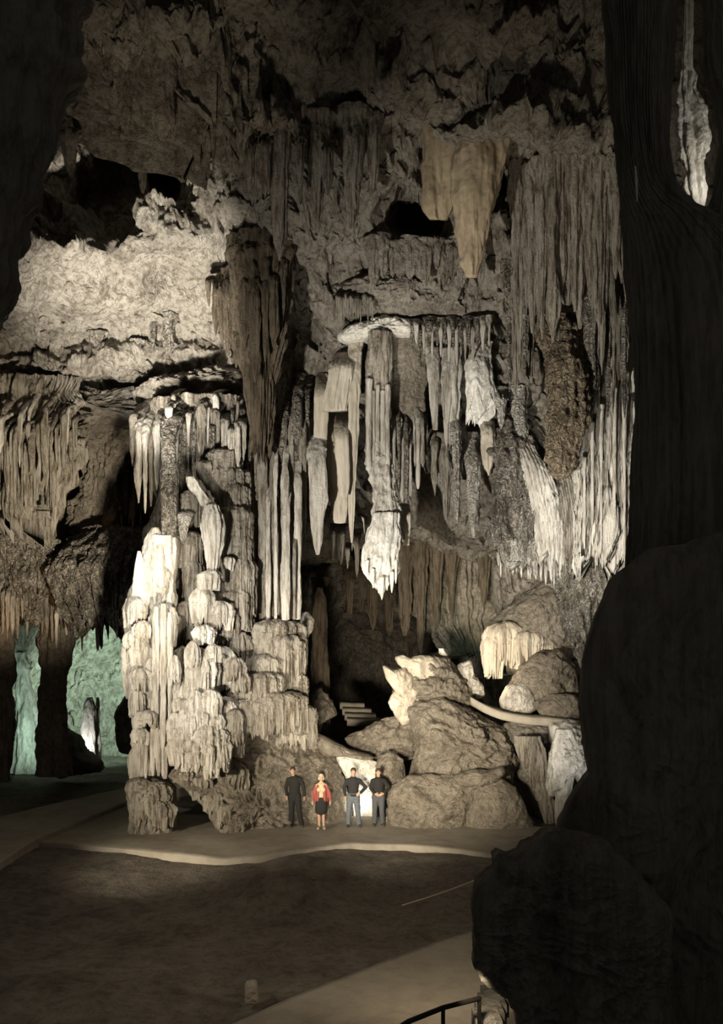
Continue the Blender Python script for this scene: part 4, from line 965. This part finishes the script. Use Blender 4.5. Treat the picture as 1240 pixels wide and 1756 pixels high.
hang('drapery', 'small bright cream drapery seen through the gap in the black pillars', 'drapery', [(-60, 1174, 1190), (60, 1172, 1188), (110, 1168, 1190), (128, 1164, 1202), (150, 1162, 1196), (170, 1164, 1210), (200, 1166, 1218), (235, 1168, 1226), (262, 1172, 1224), (272, 1176, 1208), (300, 1180, 1204), (318, 1176, 1212), (340, 1186, 1208), (358, 1196, 1206), (372, 1200, 1205)], 13.2, M_WHITE, sink=False, wobble=0.04, depth=0.6, k=7, amp=0.10, noise=0.22, streak=0.08, fine=0.04)
hang('stalactite', 'thin lit streak of calcite on the black pillar', 'stalactite', [(285, 1088, 1091), (310, 1089, 1095), (345, 1091, 1094)], 11.0, M_WHITE, sink=False, depth=0.9, noise=0.01)
# dark overhang close by on the left
hang('rock_overhang', 'black overhanging rock at the upper left edge', 'rock', [(-200, -300, 165), (0, -300, 150), (120, -300, 120), (240, -300, 96), (340, -300, 66), (430, -300, 50), (500, -300, 40), (540, -300, 20), (600, -300, -40)], 12.0, M_SHADE_DARK, depth=0.5, k=20, amp=0.08, noise=0.2, dmax=1.2, fine=0.03)

# ------------------------------------------------------------------ people
def capsule(a, b, ra, rb, seg=14, sx=1.0, sy=1.0):
    """tapered round-ended limb from a to b"""
    a, b = Vector(a), Vector(b)
    ax = b - a
    L = ax.length
    ax = ax.normalized() if L > 1e-6 else Vector((0, 0, 1))
    e1 = ax.cross(Vector((0, 1, 0)))
    if e1.length < 0.1:
        e1 = ax.cross(Vector((1, 0, 0)))
    e1.normalize()
    e2 = ax.cross(e1)
    prof = [(-ra * math.cos(t), ra * math.sin(t)) for t in np.linspace(0.12, math.pi / 2, 5)] + [(L + rb * math.sin(t), rb * math.cos(t)) for t in np.linspace(0, math.pi / 2 - 0.12, 5)]
    vs, fs = [], []
    for h, r in prof:
        for j in range(seg):
            t = 2 * math.pi * j / seg
            p = a + ax * h + (e1 * math.cos(t) * sx + e2 * math.sin(t) * sy) * r
            vs.append(tuple(p))
    n = len(prof)
    for i in range(n - 1):
        for j in range(seg):
            fs.append((i * seg + j, i * seg + (j + 1) % seg, (i + 1) * seg + (j + 1) % seg, (i + 1) * seg + j))
    fs.append(tuple(range(seg))[::-1])
    fs.append(tuple((n - 1) * seg + j for j in range(seg)))
    return vs, fs


def ellipsoid(c, r, seg=16, rings=10):
    vs, fs = [], []
    for i in range(1, rings):
        t = math.pi * i / rings
        for j in range(seg):
            p = 2 * math.pi * j / seg
            vs.append((c[0] + r[0] * math.sin(t) * math.cos(p), c[1] + r[1] * math.sin(t) * math.sin(p), c[2] + r[2] * math.cos(t)))
    for i in range(rings - 2):
        for j in range(seg):
            fs.append((i * seg + j, (i + 1) * seg + j, (i + 1) * seg + (j + 1) % seg, i * seg + (j + 1) % seg))
    fs.append(tuple(range(seg)))
    fs.append(tuple((rings - 2) * seg + j for j in range(seg))[::-1])
    return vs, fs


def fuse(name, pieces, mat, parent, voxel=0.009, sm=4):
    """melt overlapping pieces into one continuous surface"""
    vs, fs = [], []
    for v, f in pieces:
        o = len(vs)
        vs += v
        fs += [tuple(i + o for i in q) for q in f]
    me = bpy.data.meshes.new(name)
    me.from_pydata(vs, [], fs)
    ob = bpy.data.objects.new(name, me)
    COL.objects.link(ob)
    rm = ob.modifiers.new('melt', 'REMESH')
    rm.mode, rm.voxel_size, rm.use_smooth_shade = 'VOXEL', voxel, True
    s = ob.modifiers.new('soften', 'SMOOTH')
    s.factor, s.iterations = 0.5, sm
    dg = bpy.context.evaluated_depsgraph_get()
    new = bpy.data.meshes.new_from_object(ob.evaluated_get(dg))
    new.name = name
    ob.modifiers.clear()
    ob.data = new
    bpy.data.meshes.remove(me)
    new.polygons.foreach_set('use_smooth', np.ones(len(new.polygons), bool))
    new.materials.clear()
    new.materials.append(mat)
    ob.parent = parent
    return ob


def hand(wrist, direction, side, curl=0.5, palm_out=(0, -1, 0)):
    """palm, four bent fingers of unequal length and a thumb from the side of the palm"""
    w, d = Vector(wrist), Vector(direction).normalized()
    nrm = Vector(palm_out).normalized()
    acr = d.cross(nrm).normalized()
    out = [capsule(w, w + d * 0.085, 0.028, 0.036, sx=1.0, sy=1.0)]
    for i, ln in enumerate((0.070, 0.080, 0.074, 0.058)):
        k = w + d * 0.088 + acr * (i - 1.5) * 0.021
        m1 = k + d * ln * 0.5 + nrm * ln * 0.16 * curl
        m2 = m1 + d * ln * 0.38 + nrm * ln * 0.42 * curl
        out += [capsule(k, m1, 0.0105, 0.0095, 8), capsule(m1, m2, 0.0095, 0.008, 8)]
    t0 = w + d * 0.03 - acr * side * 0.03
    t1 = t0 + d * 0.035 - acr * side * 0.026 + nrm * 0.012
    out += [capsule(t0, t1, 0.014, 0.012, 8), capsule(t1, t1 + d * 0.032 - acr * side * 0.004, 0.011, 0.009, 8)]
    return out


SKIN = plain_material('skin', (0.42, 0.255, 0.185), 0.6, 0.06)


def head_pieces(h, yaw=0.0, s=1.0):
    """skull, jaw, nose, ears, brow, lips; eye hollows come from the brow and cheeks; h = head centre"""
    c, sn = math.cos(yaw), math.sin(yaw)

    def q(x, y, z):
        return (h[0] + s * (x * c - y * sn), h[1] + s * (x * sn + y * c), h[2] + s * z)
    return [ellipsoid(q(0, 0.012, 0.025), (0.076 * s, 0.094 * s, 0.098 * s)), ellipsoid(q(0, -0.022, -0.045), (0.056 * s, 0.066 * s, 0.068 * s)),
            capsule(q(0, -0.088, 0.012), q(0, -0.104, -0.022), 0.010 * s, 0.015 * s, 8), capsule(q(-0.035, -0.078, 0.024), q(0.035, -0.078, 0.024), 0.012 * s, 0.012 * s, 8),
            capsule(q(-0.022, -0.084, -0.058), q(0.022, -0.084, -0.058), 0.008 * s, 0.008 * s, 8), ellipsoid(q(0, -0.078, -0.095), (0.022 * s, 0.018 * s, 0.016 * s)),
            ellipsoid(q(-0.046, -0.058, -0.018), (0.022 * s, 0.02 * s, 0.02 * s)), ellipsoid(q(0.046, -0.058, -0.018), (0.022 * s, 0.02 * s, 0.02 * s)),
            ellipsoid(q(-0.079, 0.01, -0.005), (0.010 * s, 0.022 * s, 0.032 * s)), ellipsoid(q(0.079, 0.01, -0.005), (0.010 * s, 0.022 * s, 0.032 * s))]


def eyes(h, yaw, parent, dark):
    c, sn = math.cos(yaw), math.sin(yaw)
    for sx in (-1, 1):
        x, y, z = sx * 0.031, -0.083, 0.004
        o = bpy.data.objects.new('eye', bpy.data.meshes.new('eye'))
        v, f = ellipsoid((h[0] + x * c - y * sn, h[1] + x * sn + y * c, h[2] + z), (0.012, 0.008, 0.007), 10, 6)
        o.data.from_pydata(v, [], f)
        o.data.materials.append(dark)
        COL.objects.link(o)
        o.parent = parent


def limb(pts, radii):
    return [capsule(pts[i], pts[i + 1], radii[i], radii[i + 1]) for i in range(len(pts) - 1)]


EYE_DARK = plain_material('eye_dark', (0.03, 0.025, 0.02), 0.3)


def person(label, px, pfeet, H, pose):
    Y = F * EYE / (pfeet - HORIZON)
    root = empty('person', ((px - 620) / F * Y, Y, 0.0))
    tag(root, label, 'person', 'people standing by the rock')
    k = H / 1.75
    P = lambda x, y, z: (x * k, y * k, z * k)
    woman = pose.get('woman')
    shw = 0.165 if woman else 0.195
    hd = P(pose.get('head', 0.0), -0.02, 1.635)
    yaw = pose.get('yaw', 0.0)
    hipx = 0.09
    arms, legs = pose['arms'], pose['legs']
    hips = [P(-hipx, 0, 0.90), P(hipx, 0, 0.90)]
    torso = [capsule(P(0, 0.0, 0.95), P(0, 0.0, 1.10), 0.15 * k, 0.135 * k, 18, 1, .72), capsule(P(0, 0, 1.10), P(0, 0, 1.32), 0.135 * k, 0.165 * k, 18, 1, .70),
             capsule(P(-shw + 0.06, 0, 1.355), P(shw - 0.06, 0, 1.355), 0.066 * k, 0.066 * k), capsule(P(0, 0.01, 1.42), P(pose.get('head', 0) * .8, -0.005, 1.56), 0.058 * k, 0.052 * k)]
    if woman:
        torso += [ellipsoid(P(-0.07, -0.08, 1.26), (0.07 * k, 0.07 * k, 0.07 * k)), ellipsoid(P(0.07, -0.08, 1.26), (0.07 * k, 0.07 * k, 0.07 * k))]
    body = list(torso) + head_pieces(hd, yaw, 0.97 * k)
    sleeves, trousers, shoes = [], [], []
    for sd, (el, wr, hdir, palm) in zip((-1, 1), arms):
        sh = P(sd * (shw - 0.012), 0, 1.375)
        el, wr = P(*el), P(*wr)
        body += limb([sh, el, wr], [0.050 * k, 0.040 * k, 0.028 * k]) + hand(wr, hdir, sd, 0.7, palm)
        e = Vector(el) + (Vector(wr) - Vector(el)) * 0.93
        sleeves += limb([sh, el, tuple(e)], [0.064 * k, 0.053 * k, 0.043 * k])
    for i, (kn, an) in enumerate(legs):
        hp_, kn, an = hips[i], P(*kn), P(*an)
        body += limb([hp_, kn, an], [0.085 * k, 0.055 * k, 0.036 * k])
        cal = Vector(kn) * .68 + Vector(an) * .32 + Vector((0, 0.018, 0))
        body += [ellipsoid(tuple(cal), (0.048 * k, 0.052 * k, 0.10 * k))]
        toe = (an[0] + (0.03 if i else -0.03), an[1] - 0.17 * k, 0.035)
        body += [capsule((an[0], an[1] + 0.03, 0.045), toe, 0.036, 0.03, 10)]
        trousers += limb([hp_, kn, (an[0], an[1], an[2] + 0.0)], [0.112 * k, 0.080 * k, 0.070 * k])
        shoes += [capsule((an[0], an[1] + 0.035, 0.052), toe, 0.052, 0.043, 12, 1, 1), capsule((an[0], an[1] + 0.01, 0.06), (an[0], an[1], 0.11), 0.048, 0.044)]
    fuse('body', body, SKIN, root, 0.0075, 3)
    eyes(hd, yaw, root, EYE_DARK)
    hair = pose['hair']
    hp2 = [ellipsoid((hd[0], hd[1] + 0.022 * k, hd[2] + 0.045 * k), (0.086 * k, 0.098 * k, 0.088 * k)), ellipsoid((hd[0], hd[1] + 0.05 * k, hd[2] - 0.01 * k), (0.083 * k, 0.072 * k, 0.085 * k))]
    if woman:
        hp2 += [ellipsoid((hd[0] - 0.075 * k, hd[1] + 0.02, hd[2] - 0.03 * k), (0.028 * k, 0.06 * k, 0.075 * k)), ellipsoid((hd[0] + 0.075 * k, hd[1] + 0.02, hd[2] - 0.03 * k), (0.028 * k, 0.06 * k, 0.075 * k))]
    fuse('hair', hp2, hair, root, 0.011, 2)
    top = [capsule(P(0, 0, 0.94), P(0, 0, 1.10), 0.160 * k, 0.152 * k, 18, 1, .78), capsule(P(0, 0, 1.10), P(0, 0, 1.32), 0.152 * k, 0.182 * k, 18, 1, .75),
           capsule(P(-shw + 0.055, 0, 1.365), P(shw - 0.055, 0, 1.365), 0.088 * k, 0.088 * k), capsule(P(-shw + 0.07, 0, 1.395), P(0, 0, 1.455), 0.055 * k, 0.06 * k), capsule(P(shw - 0.07, 0, 1.395), P(0, 0, 1.455), 0.055 * k, 0.06 * k), capsule(P(0, 0.01, 1.42), P(0, 0.005, 1.475), 0.072 * k, 0.066 * k)]
    if woman:
        top += [ellipsoid(P(-0.07, -0.085, 1.26), (0.082 * k, 0.082 * k, 0.08 * k)), ellipsoid(P(0.07, -0.085, 1.26), (0.082 * k, 0.082 * k, 0.08 * k))]
        tag(fuse('blouse', top, pose['blouse'], root, 0.011, 3), 'cream blouse')
        jk = list(sleeves)
        for sd in (-1, 1):
            jk += [capsule(P(sd * 0.150, 0.02, 0.90), P(sd * 0.150, 0.02, 1.34), 0.070 * k, 0.072 * k, 14), capsule(P(sd * 0.105, -0.065, 0.92), P(sd * 0.095, -0.075, 1.36), 0.062 * k, 0.056 * k, 14)]
        jk += [capsule(P(-0.10, 0.09, 0.90), P(-0.10, 0.08, 1.38), 0.07 * k, 0.07 * k), capsule(P(0.10, 0.09, 0.90), P(0.10, 0.08, 1.38), 0.07 * k, 0.07 * k),
               capsule(P(0, 0.10, 0.90), P(0, 0.085, 1.40), 0.07 * k, 0.06 * k), capsule(P(-0.11, 0.0, 1.375), P(-0.05, 0.03, 1.45), 0.072 * k, 0.05 * k), capsule(P(0.11, 0.0, 1.375), P(0.05, 0.03, 1.45), 0.072 * k, 0.05 * k)]
        tag(fuse('jacket', jk, pose['top'], root, 0.011, 3), 'red open jacket')
        sk = [capsule(P(0, 0, 1.02), P(0, 0, 0.90), 0.150 * k, 0.185 * k, 20, 1, .8), capsule(P(0, 0, 0.90), P(0.0, 0, 0.62), 0.185 * k, 0.205 * k, 20, 1, .8), capsule(P(-0.06, 0, 0.6), P(0.06, 0, 0.6), 0.13 * k, 0.13 * k)]
        tag(fuse('skirt', sk, pose['bottom'], root, 0.012, 3), 'black knee-length skirt')
    else:
        tag(fuse('sweater', top + sleeves, pose['top'], root, 0.011, 3), pose.get('top_label'))
        tr = trousers + [capsule(P(0, 0, 0.86), P(0, 0, 1.0), 0.155 * k, 0.158 * k, 18, 1, .78)]
        tag(fuse('trousers', tr, pose['bottom'], root, 0.011, 3), pose.get('bottom_label'))
    fuse('shoes', shoes, pose['shoes'], root, 0.011, 2)
    return root


BLACK = plain_material('black_cloth', (0.011, 0.0105, 0.010), 0.9, 0.2)
NAVY = plain_material('charcoal_wool', (0.014, 0.014, 0.016), 0.9, 0.2)
JEANS = plain_material('faded_denim', (0.095, 0.11, 0.13), 0.9, 0.25)
GREYCLOTH = plain_material('grey_cloth', (0.06, 0.064, 0.072), 0.9, 0.2)
RED = plain_material('red_wool', (0.24, 0.062, 0.055), 0.9, 0.15)
BLOUSE = plain_material('cream_blouse', (0.42, 0.35, 0.23), 0.8, 0.25, 40)
HAIR_BROWN = plain_material('dark_hair', (0.05, 0.03, 0.02), 0.7, 0.3)
HAIR_GREY = plain_material('fair_hair', (0.42, 0.36, 0.26), 0.7, 0.2)
SHOE = plain_material('dark_leather', (0.05, 0.045, 0.04), 0.6, 0.2)
SHOE_TAN = plain_material('pale_leather', (0.30, 0.24, 0.18), 0.6, 0.2)
DOWN = (0, 0, -1)
person('person in dark clothes standing at the left end, close to the column', 505, 1417, 1.80, dict(
    arms=[((-0.26, 0.02, 1.14), (-0.22, -0.08, 0.92), (0.1, -0.2, -1), (1, 0, 0)), ((0.27, 0.0, 1.15), (0.30, -0.06, 0.90), (0, -0.1, -1), (-1, 0, 0))],
    legs=[((-0.08, -0.04, 0.48), (-0.09, 0.02, 0.08)), ((0.14, -0.03, 0.48), (0.21, 0.0, 0.08))], head=-0.05, hair=HAIR_BROWN, top=BLACK, bottom=BLACK, shoes=SHOE))
person('woman in an open red jacket, cream blouse and black skirt', 551, 1421, 1.64, dict(woman=True, yaw=0.15,
    arms=[((-0.25, 0.02, 1.13), (-0.27, -0.04, 0.90), (0, -0.15, -1), (1, 0, 0)), ((0.26, 0.02, 1.13), (0.29, -0.05, 0.90), (0, -0.15, -1), (-1, 0, 0))],
    legs=[((-0.07, -0.03, 0.47), (-0.06, 0.0, 0.08)), ((0.07, -0.03, 0.47), (0.08, 0.0, 0.08))], hair=HAIR_GREY, blouse=BLOUSE, top=RED, bottom=BLACK, shoes=SHOE_TAN))
person('man in charcoal sweater and faded jeans with one hand on his hip', 606, 1418, 1.78, dict(
    arms=[((-0.28, 0.05, 1.15), (-0.24, 0.06, 0.92), (0.1, 0, -1), (1, 0, 0)), ((0.37, 0.05, 1.17), (0.205, -0.06, 1.01), (-0.7, -0.3, -0.5), (-0.3, 1, 0))],
    legs=[((-0.13, -0.03, 0.48), (-0.15, 0.0, 0.08)), ((0.13, -0.03, 0.48), (0.17, 0.0, 0.08))], hair=HAIR_BROWN, top=NAVY, bottom=JEANS, shoes=SHOE, top_label='charcoal sweater', bottom_label='faded blue jeans'))
person('man in black sweater and grey trousers, arms bent, right of the other man', 649, 1416, 1.74, dict(
    arms=[((-0.235, 0.03, 1.14), (-0.11, -0.16, 1.0), (0.8, -0.3, -0.3), (0, 1, 0)), ((0.32, 0.02, 1.16), (0.16, -0.16, 1.01), (-0.8, -0.3, -0.3), (0, 1, 0))],
    legs=[((-0.11, -0.03, 0.48), (-0.12, 0.0, 0.08)), ((0.10, -0.03, 0.48), (0.12, 0.0, 0.08))], hair=HAIR_BROWN, top=BLACK, bottom=GREYCLOTH, shoes=SHOE, top_label='black sweater', bottom_label='grey trousers'))

# ------------------------------------------------------------------ things near the path
M_IRON = plain_material('dark_iron', (0.03, 0.028, 0.026), 0.5, 0.2, metal=0.6)
M_STEEL = plain_material('pale_cable', (0.55, 0.48, 0.40), 0.5, 0.1)


def tube(name, pts, r, mat, parent=None, label=None, cat=None):
    pc = []
    for i in range(len(pts) - 1):
        pc.append(capsule(pts[i], pts[i + 1], r, r, 8))
    vs, fs = [], []
    for v, f in pc:
        o = len(vs)
        vs += v
        fs += [tuple(i + o for i in q) for q in f]
    base = Vector(min(vs, key=lambda p: p[2]))
    me = bpy.data.meshes.new(name)
    me.from_pydata([tuple(Vector(p) - base) for p in vs], [], fs)
    me.materials.append(mat)
    ob = bpy.data.objects.new(name, me)
    COL.objects.link(ob)
    if parent:
        ob.parent = parent
        ob.location = base - parent.location
    else:
        ob.location = base
        tag(ob, label, cat)
    return ob


# cable strung over the soil
a, b = at(690, 1552, 17.6), at(850, 1494, 19.5)
tube('cable', [tuple(a + (b - a) * t + Vector((0, 0, -0.10 * 4 * t * (1 - t) * .4))) for t in np.linspace(0, 1, 9)], 0.012, M_STEEL, label='thin pale cable slanting over the brown soil', cat='cable')
# short stone post
c = to_ground(431, 1716, -0.3)
tag(blob('stone_post', [(421, 1682), (440, 1682), (443, 1720), (420, 1722)], c.y, M_PATH, 0.12, 0.12, lump=0.02, rough=0.02, sq=0.25), 'short grey stone post on the dark soil near the bottom', 'post')
# railing at the bottom edge
rail = empty('railing', at(760, 1750, 9.2))
tag(rail, 'dark iron railing beside the lit stairs at the bottom edge', 'railing')
p = [at(640, 1790, 8.6), at(700, 1752, 9.0), at(760, 1728, 9.4), at(822, 1712, 9.8)]
tube('handrail', [tuple(q) for q in p], 0.028, M_IRON, rail)
p2 = [q - Vector((0, 0, 0.42)) for q in p]
tube('lower_rail', [tuple(q) for q in p2], 0.018, M_IRON, rail)
for t in (1, 2, 3):
    tube('post', [tuple(p[t]), tuple(p[t] - Vector((0, 0, 1.0)))], 0.022, M_IRON, rail)
st = empty('stone_stairs', at(836, 1756, 10.3))
tag(st, 'small flight of cream lit stone stairs between railing and black rock', 'stairs')
for i in range(4):
    px0, py0 = 818 + 5 * i, 1752 - 14 * i
    Yd = 9.9 + 0.3 * i
    a = at(px0 - 2, py0, Yd)
    v = [(a.x + dx, a.y + dy, a.z + dz) for dx in (0, 0.30) for dy in (0, 0.4) for dz in (-0.25, 0.0)]
    make_object('stair', np.array(v), [np.array([(0, 1, 3, 2), (4, 6, 7, 5), (0, 4, 5, 1), (2, 3, 7, 6), (1, 5, 7, 3), (0, 2, 6, 4)])], M_PALE, parent=st, smooth_shade=False)
